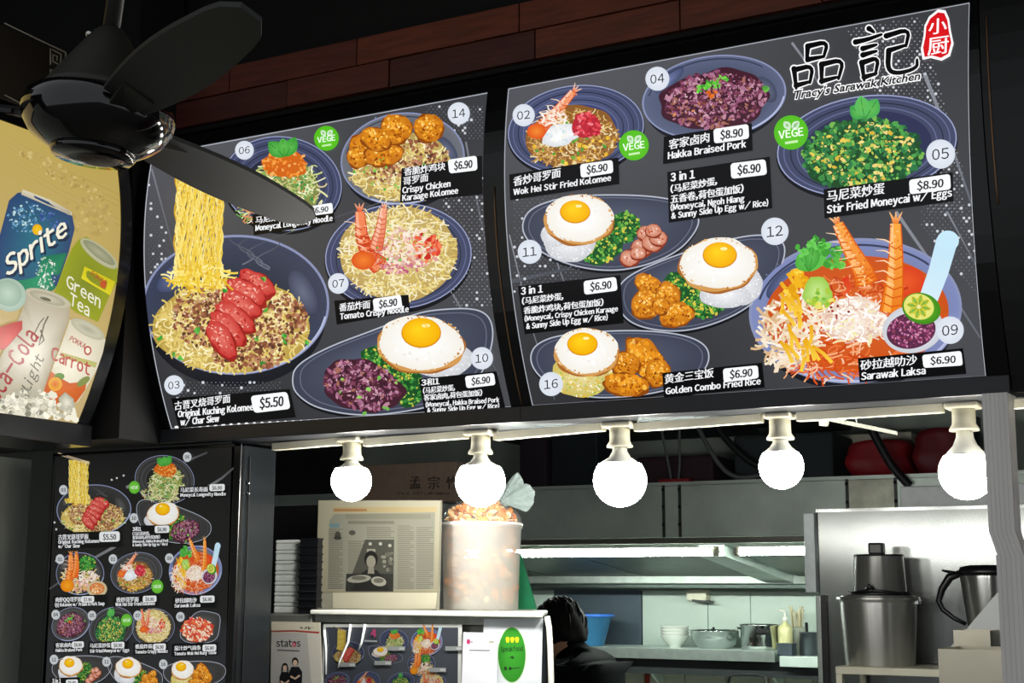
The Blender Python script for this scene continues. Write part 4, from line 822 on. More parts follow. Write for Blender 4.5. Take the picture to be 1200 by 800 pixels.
# blade directions: the one crossing the left menu runs away to the right, the others follow at thirds of a turn
tip = hz(fan_c[2], 362, 243)-fan_c; a0 = math.atan2(tip[1], tip[0])
for k in range(3):
    a = a0-2*PI/3*k; ca, sa = math.cos(a), math.sin(a); L0, L1 = .105, .50; n = 14; V = []; Fs = []
    for i in range(n+1):
        t = i/n; r = L0+(L1-L0)*t; hw = .028+.011*math.sin(PI*min(1, t*1.1))-(.016*max(0, (t-.88)/.12)**2)
        for sgn in (-1, 1):
            for dz in (0, .006): u = sgn*hw; z = -.004-u*.38+dz; V.append((r*ca-u*sa, r*sa+u*ca, z))
    for i in range(n):
        p0 = i*4; q_ = p0+4; Fs += [(p0, q_, q_+2, p0+2), (p0+1, p0+3, q_+3, q_+1), (p0, p0+1, q_+1, q_), (p0+2, q_+2, q_+3, p0+3)]
    Fs += [(0, 2, 3, 1), (n*4, n*4+1, n*4+3, n*4+2)]
    bl = MB().add(V, Fs).build('blade', blm, fan, True)
    W = lambda r, u, z: (r*ca-u*sa, r*sa+u*ca, z)
    MB().add([W(.07, -.014, -.012), W(.07, .014, -.012), W(.16, .020, -.006-.0084), W(.16, -.020, -.006+.0084), W(.07, -.014, -.006), W(.07, .014, -.006), W(.16, .020, -.0084), W(.16, -.020, .0084)],
             [(3, 2, 1, 0), (4, 5, 6, 7), (0, 1, 5, 4), (1, 2, 6, 5), (2, 3, 7, 6), (3, 0, 4, 7)]).build('blade_bracket', fgrey, bl, True)
ax_ = Vector(tuple(FW*np.array([1, 1, 0]))).normalized(); fan.rotation_mode = 'QUATERNION'; fan.rotation_quaternion = Matrix.Rotation(math.radians(5), 4, ax_).to_quaternion()

# ------------------------------------------------------------------ bare bulbs on their white conduit
LY = 2.685
bulb_glow = mat('lit_bulb_glass', 'fffdf6', .4, emit=BULB_STRENGTH, var=0); 
yell = mat('aged_white_plastic', 'cfcab4', .45, 0, .08, 25)
specs = [(413, 509, 583, 23.5, 'leftmost lit globe bulb, above the newspaper frame'), (563.5, 501, 590, 29, 'lit globe bulb just above the bag of crackers'), (726, 489, 587, 31, 'largest lit globe bulb, third along the rail, before the hood'), (913.5, 476, 564, 26, 'fourth lit globe bulb, before the grey hood end'), (1128, 461, 573.5, 31.5, 'rightmost lit globe bulb, beside the ribbed aluminium post')]
for (x, yt, yb2, r_, lb) in specs:
    top = hy(LY, x, yt); k = depth(top)/F; H = (yb2-yt)*k; R_ = r_*k; X, Y, Zt = top; Zt = 1.944; cz = Zt-H+R_*.98
    t = thing('globe_bulb', lb, 'light bulb', (X, Y, Zt), 'bare globe bulbs along the stall front')
    s = R_/.052
    MB().box((X-.032*s, Y-.024, Zt-.012), (X+.032*s, Y+.024, Zt), .004).build('mounting_plate', yell, t)
    zs0 = Zt-.012; zs1 = zs0-.040
    MB().lathe([(.021, 0), (.021, -.020), (.0215, -.028), (.027, -.036), (.027, -.040), (.016, -.040)], (X, Y, zs0), 28).build('lamp_socket', yell, t)
    zn = cz+R_*.62; h0 = zs1-zn
    MB().lathe([(.0145, 0), (.0155, -h0*.25), (.022, -h0*.6), (R_*.785, -h0)], (X, Y, zs1), 32).build('bulb_collar', white_pl, t)
    pr_ = [(R_*math.cos(a), R_*math.sin(a)) for a in np.linspace(math.asin(.62), -PI/2, 14)]
    MB().lathe(pr_[:-1]+[(0, -R_)], (X, Y, cz), 28).build('glass_globe', bulb_glow, t)
cd = thing('cable_conduit', 'white plastic cable trunking running along the rail between the bulbs', 'conduit', (-1.3, LY, 1.93))
xs = [hy(LY, 322, 515)[0]]+[hy(LY, s_[0], s_[1])[0] for s_ in specs]+[-.40]
for i in range(len(xs)-1):
    g0 = .036 if i else 0; g1 = .036 if i < 5 else 0
    a, b2 = xs[i]+g0, xs[i+1]-g1; dz = [.004, .006, .008, .005, .002, 0][i]
    if b2 > a: MB().add([(a, LY-.010, 1.928-dz), (b2, LY-.010, 1.928), (b2, LY+.012, 1.928), (a, LY+.012, 1.928-dz), (a, LY-.010, 1.944-dz), (b2, LY-.010, 1.944), (b2, LY+.012, 1.944), (a, LY+.012, 1.944-dz)], [(3, 2, 1, 0), (4, 5, 6, 7), (0, 1, 5, 4), (1, 2, 6, 5), (2, 3, 7, 6), (3, 0, 4, 7)]).build('trunking_length', yell, cd)
MB().box((-2.2, 2.66, 1.9445), (-.38, 2.76, 2.60)).build('header_core', black, tag(thing('header_beam', 'dark header beam behind the lower rail of the signs', 'beam', (-1.3, 2.7, 1.95))))

# ------------------------------------------------------------------ ribbed aluminium post at the right
ps = thing('aluminium_post', 'ribbed aluminium post with a stepped middle at right edge', 'post', (-.45, 2.72, 0))
alu = mat('ribbed_aluminium', 'e6e4e0', .4, .1, .08, 5, stretch=(8, 8, .4))
x0, x1 = hy(2.572, 1150, 470)[0], hy(2.572, 1181, 470)[0]
def post_piece(name, x0, x1, y0, z0, z1, xs0=0):
    mb = MB(); n = 6; w_ = (x1-x0)/n; base = []
    for i in range(n): base += [(x0+i*w_+.0008, y0), (x0+i*w_+.0008, y0-.0012), (x0+(i+1)*w_-.0008, y0-.0012), (x0+(i+1)*w_-.0008, y0)]
    base += [(x1, y0+.06), (x0, y0+.06)]
    N = len(base); mb.add([(x, y, z0) for x, y in base]+[(x+xs0, y, z1) for x, y in base], [tuple(range(N))[::-1], tuple(range(N, 2*N))]+[(i, (i+1) % N, (i+1) % N+N, i+N) for i in range(N)]); return mb.build(name, alu, ps)
zk1, zk2 = hy(2.572, 1158, 622)[2], hy(2.572, 1165, 646)[2]
post_piece('upper_shaft', x0, x1, 2.575, zk1, 1.944); post_piece('step', x0+.012, x1+.012, 2.575, zk2-.006, zk1, -.012)
xl0 = hy(2.572, 1169, 700)[0]; post_piece('lower_shaft', xl0, xl0+.05, 2.575, 0, zk2-.006)
nx = thing('side_screen', 'dark screen with maroon panel right of the aluminium post', 'screen', (-.2, 2.7, 0))
MB().box((-.415, 2.70, 0), (-.37, 2.75, 1.944)).build('screen_frame', satin, nx); MB().box((-.37, 2.71, 0), (.5, 2.74, 1.944)).build('screen_panel', mat('maroon_panel', '4a1620', .5), nx)
sh = hy(2.60, 1165, 462); MB().box((-.40, 2.58, 1.946), (.4, 2.70, 1.966), .002).build('ledge_strip', cream, bx)
# ------------------------------------------------------------------ counter and what stands on it
CY = 2.92
cx0, cx1 = hy(CY, 318, 730)[0], hy(CY, 641, 720)[0]; lz = hy(CY-.03, 500, 716)[2]
ct = thing('display_counter', 'steel food display counter with a narrow white ledge on top', 'counter', ((cx0+cx1)/2, CY+.2, 0))
MB().hexa([(cx0-.1, CY+.012), (cx1-.012, CY+.012), (cx1-.20, CY+.36), (cx0-.1, CY+.36)], 0, lz-.03, .004).build('body', mat('grey_counter_steel', '8d8f86', .4, .5, .1, 6), ct)
MB().hexa([(hy(CY-.03, 363, 718)[0], CY-.03), (cx1+.004, CY-.03), (cx1-.185, CY+.36), (hy(CY-.03, 363, 718)[0], CY+.36)], lz-.011, lz, .003).build('ledge', white_pl, ct)
MB().box((cx0-.1, CY-.02, lz-.035), (hy(CY-.03, 363, 718)[0]-.002, CY+.36, lz-.012), .003).build('side_ledge', mat('dull_steel', '7a7c74', .45, .6), ct)
MB().box((cx0-.1, CY-.004, lz-.030), (cx1-.01, CY+.012, lz-.012)).build('apron', mat('clear_grey_plastic', 'a9aba0', .25, 0, .2, 30), ct)
pp = to_px((cx1, CY-.02, lz)); 
MB().tube([hy(CY-.02, 641, 722), hy(CY-.02, 643.5, 735), hy(CY-.02, 645, 760), hy(CY-.02, 646, 800), hy(CY-.02, 647, 850)], .0065, 12).build('corner_pipe', white_pl, ct)
MB().box((cx1-.014, CY-.004, .0), (cx1-.002, CY+.014, lz-.012)).build('end_panel', satin, ct)

# papers fixed to the counter front
def sheet(name, label, cat, y, quad, c, m=PM_PAPER, thick=.002):
    P = [hy(y, *q_) for q_ in quad]; t = thing(name, label, cat, tuple(sum(P)/4-np.array([0, 0, abs(P[0][2]-P[3][2])/2])))
    MB().prism(P, (0, thick, 0)).build('sheet', mat(name+'_paper', c, .6, 0, .03, 20), t)
    return t, Print(plane_surf(1, y, (0, -1, 0)), m)
st, q = sheet('promotion_poster', 'pale promotion poster with two printed figures at the left of the counter', 'poster', CY-.024, [(318, 728), (375, 729), (379, 860), (316, 860)], 'b4b0a4')
q.lay(); q.quad([(318, 728), (374, 729), (374, 741), (318, 741)], 'c8c2ac'); q.strip([(318, 739.5), (345, 739), (374, 741)], 2, '8a4a40', 'a8302c'); q.bits(358, 735.5, 9, 1.2, 14, .8, 1.6, ['5a564c', '7a766c'])
q.quad([(318, 741), (360, 742), (370, 860), (316, 860)], 'aeaca6'); q.lay(); q.text('statos', 324, 757.5, 352, 757.5, 8.5, '26262a', .035, up=(0, -1)); q.ell(344.6, 755, 2.4, 2.8, 'c83a5c'); q.ell(344.6, 755, 1.1, 1.4, 'aeaca6'); q.strip([(325, 761.5), (351, 762.5)], 1.6, '5a5a5c'); q.lay()
for x, y, s_, hair in ((334, 781, 1, True), (346, 775, 1.1, False)):
    q.ell(x, y, 3.6*s_, 4.6*s_, '1e1a1a'); q.star((x, y+19), [(x-6*s_, y+32), (x-6.5*s_, y+12), (x-4*s_, y+6), (x+4*s_, y+6), (x+7.5*s_, y+12), (x+7*s_, y+32)], '17171b'); q.ell(x, y+1.4, 2.4*s_, 3.2*s_, 'd8b8a0'); q.strip([(x-5*s_, y+17), (x, y+20), (x+5*s_, y+16)], 2.2, 'd8b8a0')
    if hair: q.strip([(x-3.2, y), (x-3.6, y+7)], 1.6, '1e1a1a'); q.strip([(x+3.2, y), (x+3.4, y+7)], 1.6, '1e1a1a')
q.build('print', st)
lm, q = sheet('laminated_menu', 'laminated dark menu sheet with small dish photos on the counter front', 'menu', CY-.012, [(379, 731), (541, 731), (540, 860), (374, 860)], 'b8bab6', PM_LAM)
q.lay(); q.quad([(382, 734.5), (537, 735), (536, 860), (377, 860)], '3f434b', '34373c'); q.lay(2)
q.build('print', lm)
for fn_, src, dst, s1, s2, mi_ in ((D03, (276, 357), (408, 765), .17, .17, False), (D06, (331, 215), (462, 750), .24, .24, False), (D10, (460, 425), (452, 767), .17, .17, True), (D09, (1002, 364), (500, 752), .15, .19, False), (DQQ, (0, 0), (494, 778), .27, .27, False), (D04, (837, 114), (395, 797), .17, .2, False), (D02, (675, 152), (430, 799), .2, .24, False), (D05, (1016, 171), (470, 799), .15, .19, False), (D07, (467, 300), (506, 800), .2, .2, False)):
    q.lay(3); q.gain = .62; put(q, fn_, src, dst, s1, s2, mi_); q.build('dish_picture', lm)
q.lay(30); q.text('4', 436, 746, 442, 746, 9, 'c8487c', .05); q.strip([(428, 750.5), (443, 751)], 1.6, 'b8bcc0')
for x, y in ((456, 757), (398, 776), (523, 757), (504, 782), (440, 774)): q.quad([(x, y), (x+20, y), (x+20, y+5), (x, y+5)], 'a8acac'); q.strip([(x+13, y+2.5), (x+19, y+2.5)], 2.6, 'd8dada')
q.build('captions', lm, kind='stuff'); q.gain = 1
film = mat('clear_film_highlight', 'e8ecec', .08, 0, .02, 20)  # pale streaks along the film creases, the glint put into their colour
for pts in (((411, 731), (408, 752), (398, 775), (396, 783)), ((428, 731), (424, 752), (420, 762)), ((380, 738), (382, 760), (382, 790))):
    P = [hy(CY-.016, *a) for a in pts]; mb = MB(); mb.tube(P, [.0035, .003, .002, .001][:len(P)], 6); mb.build('film_crease_glint', film, lm)
wc, q = sheet('notice_sheet', 'white notice sheet with a green oval sticker at the counter corner', 'notice', CY-.008, [(567, 725), (636, 723.5), (633, 860), (563, 860)], 'd3d8dc')
q.lay(); q.ell(600, 767, 17, 33, 'cfe8c0', n=48); q.lay(); q.ell(600, 767, 16, 32, '2f8a22', '389a2a', n=48); q.lay()
for x in (595, 600.5, 606): q.ell(x, 748.5, 2.4, 2.6, 'f0dc1c', n=12); q.quad([(x-2, 749), (x+2, 749), (x+1.5, 752.5), (x-1.5, 752.5)], 'f0dc1c')
q.lay(); q.text('Speakfood', 587, 763.5, 613, 762.5, 6, '143c14', .02, up=(0, -1)); q.bits(600, 770, 3.5, 1.6, 9, .8, 1.4, ['1c4c18']); q.quad([(591, 781), (594, 781), (594, 785), (591, 785)], '12300f'); q.ell(598, 783, 1.8, 2, '12300f'); q.strip([(600, 783), (609, 782)], 1.5, '2a5a24'); q.build('print', wc)
pc, q = sheet('payment_card', 'white payment card overlapping the laminated menu and notice sheet', 'card', CY-.018, [(543, 740.5), (583, 741.5), (581, 860), (539, 860)], 'dddde4')
q.lay(); q.ell(549, 751.5, 2.2, 3.2, 'b83a6a'); q.strip([(551.5, 752), (554, 752)], 1.4, 'a86a8a'); q.strip([(573, 752), (579, 752)], 2.6, 'b4b49c'); q.strip([(550, 761.5), (574, 762)], 1.6, '8a8c98'); q.build('print', pc)

# newspaper cutting in its acrylic stand
NY = 2.99
nf = thing('newspaper_frame', 'yellowed newspaper cutting in a clear acrylic stand on the ledge', 'picture frame', (hy(NY, 442, 700)[0], NY, lz))
A = [hy(NY, 373, 586), hy(NY, 517, 586), hy(NY, 514, 694), hy(NY, 370, 694)]
B = [hy(NY, 370, 694), hy(NY, 514, 694), hy(NY, 513, 720), hy(NY, 369, 720)]
for P_ in (A, B):
    for k_ in P_: k_[1] = NY
zb_ = lz+.001
MB().prism([A[0], A[1], np.array([A[2][0], NY, zb_]), np.array([A[3][0], NY, zb_])], (0, .006, 0)).build('backing_sheet', mat('smoky_acrylic', '7a786a', .2, 0, .12, 14), nf)
MB().prism([hy(NY-.001, 390, 694), hy(NY-.001, 512, 694), hy(NY-.001, 510, 713), hy(NY-.001, 390, 713)], (0, .001, 0)).build('lower_sheet', mat('cream_sheet', '9c9784', .5, 0, .06, 10), nf)
MB().box((A[3][0], NY-.02, lz+.0005), (A[2][0]-.004, NY+.05, lz+.0035)).build('foot', mat('smoky_acrylic', '8f8d7c', .2), nf)
q = Print(plane_surf(1, NY-.0015, (0, -1, 0)), PM_PAPER); q.gain = .46; q.lay()
q.quad([(373.5, 587), (516, 587), (513.5, 693.5), (370.5, 693.5)], 'c9c3a8', 'bdb69a', 6, 8); q.lay(); q.star((448, 645), [(386, 610), (392, 602), (510, 600), (508, 690), (384, 690)], 'a5a392', 'b0ae9c'); q.lay(); q.quad([(391, 594), (512, 594), (512, 600), (391, 600)], 'cdb887'); q.quad([(391, 596), (430, 596), (430, 599), (391, 599)], 'b88a5a')
q.lay(); q.quad([(386, 613), (398, 613), (398, 618), (386, 618)], '7fa0a4')
for x0_, x1_, y0_, y1_ in ((385, 402, 641, 690), (385, 402, 620, 640), (408, 428, 634, 672), (466, 485, 616, 690), (488, 508, 618, 690), (430, 462, 618, 630)):
    y = y0_
    while y < y1_: q.strip([(x0_, y), (x1_-rng.choice((0, 0, 0, 4)), y)], .9, '84826f'); y += 2.3
q.quad([(405, 602), (505, 602), (505, 608), (405, 608)], '9a9884'); q.strip([(408, 612), (462, 612)], 3.5, '8c8a78'); q.lay()
q.quad([(428, 632), (462, 632), (461, 693), (405, 693)], '5a5a50'); q.quad([(406, 672), (461, 672), (461, 692), (405, 692)], '3a3b36'); q.lay(); q.quad([(430, 643), (440, 643), (440, 662), (430, 662)], 'b4b2a2')
for x, y in ((434, 637), (446, 637), (457, 639)): q.ell(x, y, 2, 2, 'd8d6c8')
q.bits(455, 655, 6, 14, 26, 1.5, 3.5, ['7a7a6c', '4c4c44', 'a09e8e']); q.star((434, 684), [(412, 692), (420, 674), (430, 667), (442, 668), (452, 680), (456, 692)], '2a2a28'); q.ell(435, 655, 8, 10, '23221f'); q.ell(435, 658, 5.5, 7.5, 'aaa695'); q.quad([(432, 664), (438, 664), (439, 672), (431, 672)], 'a29e8c'); q.lay()
q.ell(421, 678, 14, 4.5, 'b8b6a6', rot=-.1); q.ell(444, 681, 9, 5.5, 'c0beae', rot=.2); q.ell(421, 677, 9, 2.6, '7c7a6c'); q.ell(444, 680, 6, 3, '7c7a6c'); q.lay(); q.ell(396, 627, 3.6, 4.5, '55544a'); q.ell(396, 630, 4.5, 2.5, '44433c'); q.ell(413, 624, 4, 3, '5c5a50')
q.build('newspaper_print', nf)

# white foam boxes and black trays at the left end of the counter
zl = lz-.0115
fb = [hy(3.0, 321, 700)[0], hy(3.0, 354, 700)[0]]; zt1 = hy(3.0, 338, 632)[2]
n_ = 7; hh = (zt1-zl)/n_; foam = mat('white_foam', 'c6cac6', .7, 0, .05, 60)
for i in range(n_):
    t = thing('foam_box', ['bottom white foam box of the stack by the black pillar', 'second white foam box from the bottom by the pillar', 'third white foam box from the bottom by the pillar', 'middle white foam box of the stack by the pillar', 'third white foam box from the top by the pillar', 'second white foam box from the top by the pillar', 'topmost white foam box of the stack by the pillar'][i], 'foam box', ((fb[0]+fb[1])/2, 3.06, zl+i*hh), 'foam boxes stacked at the counter end')
    MB().box((fb[0], 3.0, zl+i*hh), (fb[1], 3.12, zl+i*hh+hh*.62), .003).build('tray', foam, t); MB().box((fb[0]-.001, 2.999, zl+i*hh+hh*.62), (fb[1]+.001, 3.121, zl+(i+1)*hh-.0006), .004).build('lid', foam, t)
tb = [hy(2.965, 348, 700)[0], hy(2.965, 371, 700)[0]]; zt2 = hy(2.965, 360, 630)[2]; n_ = 10; hh = (zt2-zl)/n_
trm = mat('black_tray_plastic', '0e0f12', .35)
for i in range(n_):
    lb = ['bottom', 'second from bottom', 'third from bottom', 'fourth from bottom', 'fifth from bottom', 'fifth from top', 'fourth from top', 'third from top', 'second from top', 'topmost'][i]+' black food container of the stack beside the newspaper frame'
    t = thing('food_container', lb, 'container', ((tb[0]+tb[1])/2, 2.98, zl+i*hh), 'black containers stacked beside the newspaper')
    MB().box((tb[0]+.003, 2.968, zl+i*hh), (tb[1]-.003, 3.0-.004, zl+i*hh+hh*.7)).build('tub', trm, t); MB().box((tb[0], 2.965, zl+i*hh+hh*.7), (tb[1], 2.997, zl+(i+1)*hh-.0008), .001).build('rim', trm, t)

# translucent bucket with the bag of crackers
bk = hy(3.13, 563.5, 716); BXc, BYc = bk[0], 3.13; k = depth((BXc, BYc, lz))/F; Rb = 47.5*k; Hb = 101*k
tub = thing('plastic_bucket', 'tall translucent plastic bucket on the ledge holding a bag of crackers', 'bucket', (BXc, BYc, lz))
milky = mat('milky_plastic', 'dcd9d2', .5, 0, .05, 8, alpha=.34)
MB().lathe([(0, .002), (Rb*.86, .002), (Rb*.90, .006), (Rb*.97, Hb*.92), (Rb*.97, Hb), (Rb*1.02, Hb), (Rb*1.02, Hb-.012), (Rb*.985, Hb-.014), (Rb*.92, .0)], (BXc, BYc, lz), 48).build('wall', milky, tub)
MB().lathe([(Rb*1.0, 0), (Rb*1.03, .002), (Rb*1.03, .006), (Rb*1.0, .008)], (BXc, BYc, lz+Hb-.006), 48).build('rim', mat('milky_rim', 'e0ded8', .3), tub)
cb = thing('cracker_bag', 'clear bag of orange crackers bulging out of the bucket with twisted top', 'bag', (BXc, BYc, lz+.01))
def bagr(t, a): return Rb*(.9-.55*max(0, t)**2.2)*(1+.06*math.sin(3*a+5*t)+.03*math.sin(7*a))
crk = [mat('orange_cracker', 'f0a050', .6), mat('pale_cracker', 'f4d6a4', .6), mat('brown_cracker', 'dc8438', .6)]
mbs = [MB(), MB(), MB()]
for i in range(760):
    t = rng.uniform(0, .95) if i % 5 < 3 else rng.uniform(-2.2, 0); a = rng.uniform(0, 2*PI); r = (bagr(max(t, 0), a)*.95 if t > 0 else Rb*.86)*math.sqrt(rng.uniform(.55, 1)); z = lz+Hb+.056*t if t > 0 else lz+Hb*(1+t/2.4)+.004
    c = np.array([BXc+r*math.cos(a), BYc+r*math.sin(a), z]); s_ = rng.uniform(.006, .011); u = np.array([rng.gauss(0, 1) for _ in range(3)]); u /= np.linalg.norm(u); v = np.cross(u, (.3, .5, .8)); v /= np.linalg.norm(v); w_ = np.cross(u, v)
    P = [c+s_*(math.cos(g)*u+math.sin(g)*v)+.15*s_*w_*math.cos(2*g) for g in np.linspace(0, 2*PI, 7)[:-1]]
    P = [p_ if p_[2] > lz+.004 else np.array([p_[0], p_[1], lz+.004]) for p_ in P]
    rng.choice(mbs).add(P+[p_+w_*.0018 for p_ in P], [(5, 4, 3, 2, 1, 0), (6, 7, 8, 9, 10, 11)]+[(j, (j+1) % 6, (j+1) % 6+6, j+6) for j in range(6)])
for mb, m_ in zip(mbs, crk): mb.build('crackers', m_, cb)['kind'] = 'stuff'
film2 = mat('clear_bag_film', 'e8ecea', .15, 0, .03, 20, alpha=.10)
mb = MB(); n, mrow = 36, 12; V = []; Fs = []
for j in range(mrow+1):
    t = -.05+1.05*j/mrow
    for i in range(n): a = 2*PI*i/n; r = bagr(max(t, 0), a)*1.04; V.append((BXc+r*math.cos(a)+.012*max(0, t)**2, BYc+r*math.sin(a), lz+Hb+.066*t+.003*math.sin(5*a+4*t)))
for j in range(mrow):
    for i in range(n): Fs.append((j*n+i, j*n+(i+1) % n, (j+1)*n+(i+1) % n, (j+1)*n+i))
mb.add(V, Fs, True).build('bag_film', film2, cb)
# twisted tail of the bag: a crumpled fan of film
tail = mat('crumpled_bag_tail', '9fadaa', .3, 0, .14, 90, .25, alpha=.6); mb = MB(); TY_ = 3.10
OUT = [(584, 566), (592, 569), (599, 560), (605, 553), (611, 557), (613, 566), (619, 567), (626, 573), (627, 582), (624, 592), (618, 600), (608, 597), (598, 592), (590, 594)]
Pn = np.array(OUT, float); Pn = np.stack([Pn[:-1]*.8+Pn[1:]*.2, Pn[:-1]*.3+Pn[1:]*.7], 1).reshape(-1, 2); N_ = len(Pn); o_ = np.array([585., 588.]); V = []; Fs = []; nr = 6
for side in (0, 1):
    for r in range(nr+1):
        t = .06+.94*r/nr
        for i, q_ in enumerate(Pn):
            zig = (.010 if i % 2 else -.004)*t*(1-.3*t); dep_ = TY_+(zig if side == 0 else .022*math.sin(PI*min(1, t*1.02))+zig*.6); V.append(hy(dep_, *(o_+(q_-o_)*t*(1+.02*math.sin(i*2.3+r)))))
for side in (0, 1):
    b0 = side*(nr+1)*N_
    for r in range(nr):
        for i in range(N_-1): Fs.append((b0+r*N_+i, b0+r*N_+i+1, b0+(r+1)*N_+i+1, b0+(r+1)*N_+i))
for i in range(N_-1): Fs.append((nr*N_+i, nr*N_+i+1, (nr+1)*N_+nr*N_+i+1, (nr+1)*N_+nr*N_+i))
mb.add(V, Fs).build('bag_tail', tail, cb)

# green board leaning behind the bucket
P = [hy(3.2, 606, 640), hy(3.2, 611, 648), hy(3.2, 629, 716), hy(3.2, 560, 716)]; zz = lz+.002
P = [hy(3.26, 560, 640), hy(3.26, 609, 648), np.array([hy(3.26, 628, 716)[0], 3.26, zz]), np.array([hy(3.26, 560, 716)[0], 3.26, zz])]
gb = MB().prism(P, (0, .008, 0)).build('green_board', mat('green_board', '0f6a44', .5), None); tag(gb, 'dark green board standing behind the bucket on the ledge', 'board')

# storage cabinet behind, carrying a carton with printed characters
sx0, sx1 = hy(3.5, 318, 600)[0], hy(3.5, 548, 600)[0]; cz0 = hy(3.5, 490, 588)[2]
sb = MB().box((sx0-.2, 3.5, 0), (sx1-.10, 3.66, cz0), .004).build('storage_cabinet', mat('dark_blue_black_cabinet', '08090a', .6), None); tag(sb, 'dark storage cabinet behind the newspaper and foam boxes', 'cabinet')
c0, c1, cz1 = hy(3.52, 438, 560)[0], hy(3.52, 545, 560)[0], hy(3.52, 490, 542)[2]
cbx = thing('cardboard_carton', 'brown cardboard carton with printed characters behind the newspaper frame', 'carton', ((c0+c1)/2, 3.65, cz0))
MB().box((c0-.06, 3.52, cz0), (c1-.03, 3.64, cz1), .003).build('carton_box', mat('brown_cardboard', '46392f', .85, 0, .1, 40), cbx)
q = Print(plane_surf(1, 3.52, (0, -1, 0)), PM_PAPER); q.lay(); q.gain = .5
for ch, x in (('孟', 480), ('宗', 502), ('竹', 523)): q.text(ch, x, 572, x+13, 571, 14, '241c18', .035, up=(0, -1))
q.bits(497, 578, 32, 1, 40, .8, 1.5, ['2c241e', '3a3028']); q.build('carton_print', cbx)
# ------------------------------------------------------------------ exhaust hood with its tubes
HY = 5.35; PX = lambda x, y: hy(HY, x, y)
hx0, hx1 = -4.3, .9; zf0, zf1 = 1.812, 2.02
hd = thing('exhaust_hood', 'long grey stainless exhaust hood over the cooking line', 'exhaust hood', (-2, 5.9, 1.6))
seam = [PX(778, 600)[0], PX(797, 600)[0], PX(993, 580)[0], PX(1050, 580)[0]]
edges = [hx0, -3.2, seam[0], seam[1], seam[2], seam[3], hx1]
for i in range(6):
    MB().box((edges[i]+.002, HY, zf0), (edges[i+1]-.002, HY+.02, zf1), .002).build('fascia_panel', mat('stained_panel', 'c6c6b6', .5, .2, .25, 14) if i == 4 else steel_h, hd)
for sx in seam:
    MB().box((sx-.006, HY-.004, zf0), (sx+.006, HY, zf1)).build('seam_strip', mat('dark_sealant', '3a3f3d', .5, .4), hd)
    for zz in (zf0+.05, zf0+.12, zf0+.19): MB().lathe([(.007, 0), (.007, .004), (0, .006)], (0, 0, 0), 8).build('bolt', satin, hd, True).location = Vector((sx, HY-.004, zz))-Vector(org(hd))
for o in [o for o in col.objects if o.name.startswith('bolt')]: o.rotation_euler = (PI/2, 0, 0)
MB().box((hx0, HY, zf1-.004), (hx1, 6.48, zf1+.012)).build('top_plate', steel_h, hd)
MB().box((hx0, HY+.004, 1.787), (hx1, HY+.05, zf0-.002)).build('light_channel', mat('channel_steel', '7c7d74', .45, .7), hd)
# filter bank sloping to the gutter along the wall
ya, za, yb3, zb3 = 5.50, 1.752, 6.30, 1.668
div = (PX(805, 655)[0], PX(835, 655)[0])
fx = [hx0, -3.75, -3.25, -2.75, div[0]-.02, div[1]+.04, -1.45, -.95, -.45, .05, .5, hx1]
baff = mat('filter_steel', '6d7773', .4, .85, .12, 8)
for i in range(len(fx)-1):
    if i == 4: continue
    a, b2 = fx[i], fx[i+1]; n = 6; f_ = MB().add([(a+.006, ya, za), (b2-.006, ya, za), (b2-.006, yb3, zb3), (a+.006, yb3, zb3), (a+.006, ya, za+.02), (b2-.006, ya, za+.02), (b2-.006, yb3, zb3+.02), (a+.006, yb3, zb3+.02)], [(3, 2, 1, 0), (4, 5, 6, 7), (0, 1, 5, 4), (1, 2, 6, 5), (2, 3, 7, 6), (3, 0, 4, 7)]).build('filter', baff, hd)
    nn = max(2, int((b2-a)/.055))
    for j in range(nn):
        x = a+.012+(b2-a-.024)*(j+.5)/nn; MB().add([(x-.016, ya-.006, za-.004), (x+.016, ya-.006, za-.004), (x+.008, ya+.05, za-.016), (x-.008, ya+.05, za-.016), (x-.016, ya-.006, za+.010), (x+.016, ya-.006, za+.010)], [(0, 1, 2, 3), (0, 4, 5, 1), (4, 0, 3), (1, 5, 2), (4, 3, 2, 5)]).build('baffle', satin, f_)
MB().add([(div[0], ya-.02, za-.012), (div[1], ya-.02, za-.012), (div[1]+.02, yb3, zb3-.03), (div[0]+.0, yb3, zb3-.03), (div[0], ya-.02, za+.03), (div[1], ya-.02, za+.03), (div[1]+.02, yb3, zb3+.02), (div[0], yb3, zb3+.02)], [(3, 2, 1, 0), (4, 5, 6, 7), (0, 1, 5, 4), (1, 2, 6, 5), (2, 3, 7, 6), (3, 0, 4, 7)]).build('divider', steel_h, hd)
MB().box((hx0, 6.30, 1.634), (hx1, 6.34, 1.684), .003).build('gutter_lip', mat('bright_gutter', 'bcc6bf', .4, .6, .12, 20), hd)
MB().box((hx0, 6.27, 1.612), (hx1, 6.49, 1.632), .003).build('gutter_edge', mat('gutter_dark', '4c5652', .4, .8), hd)
glow = mat('lit_tube_glass', 'f4fff4', .4, emit=TUBE_STRENGTH, var=0)
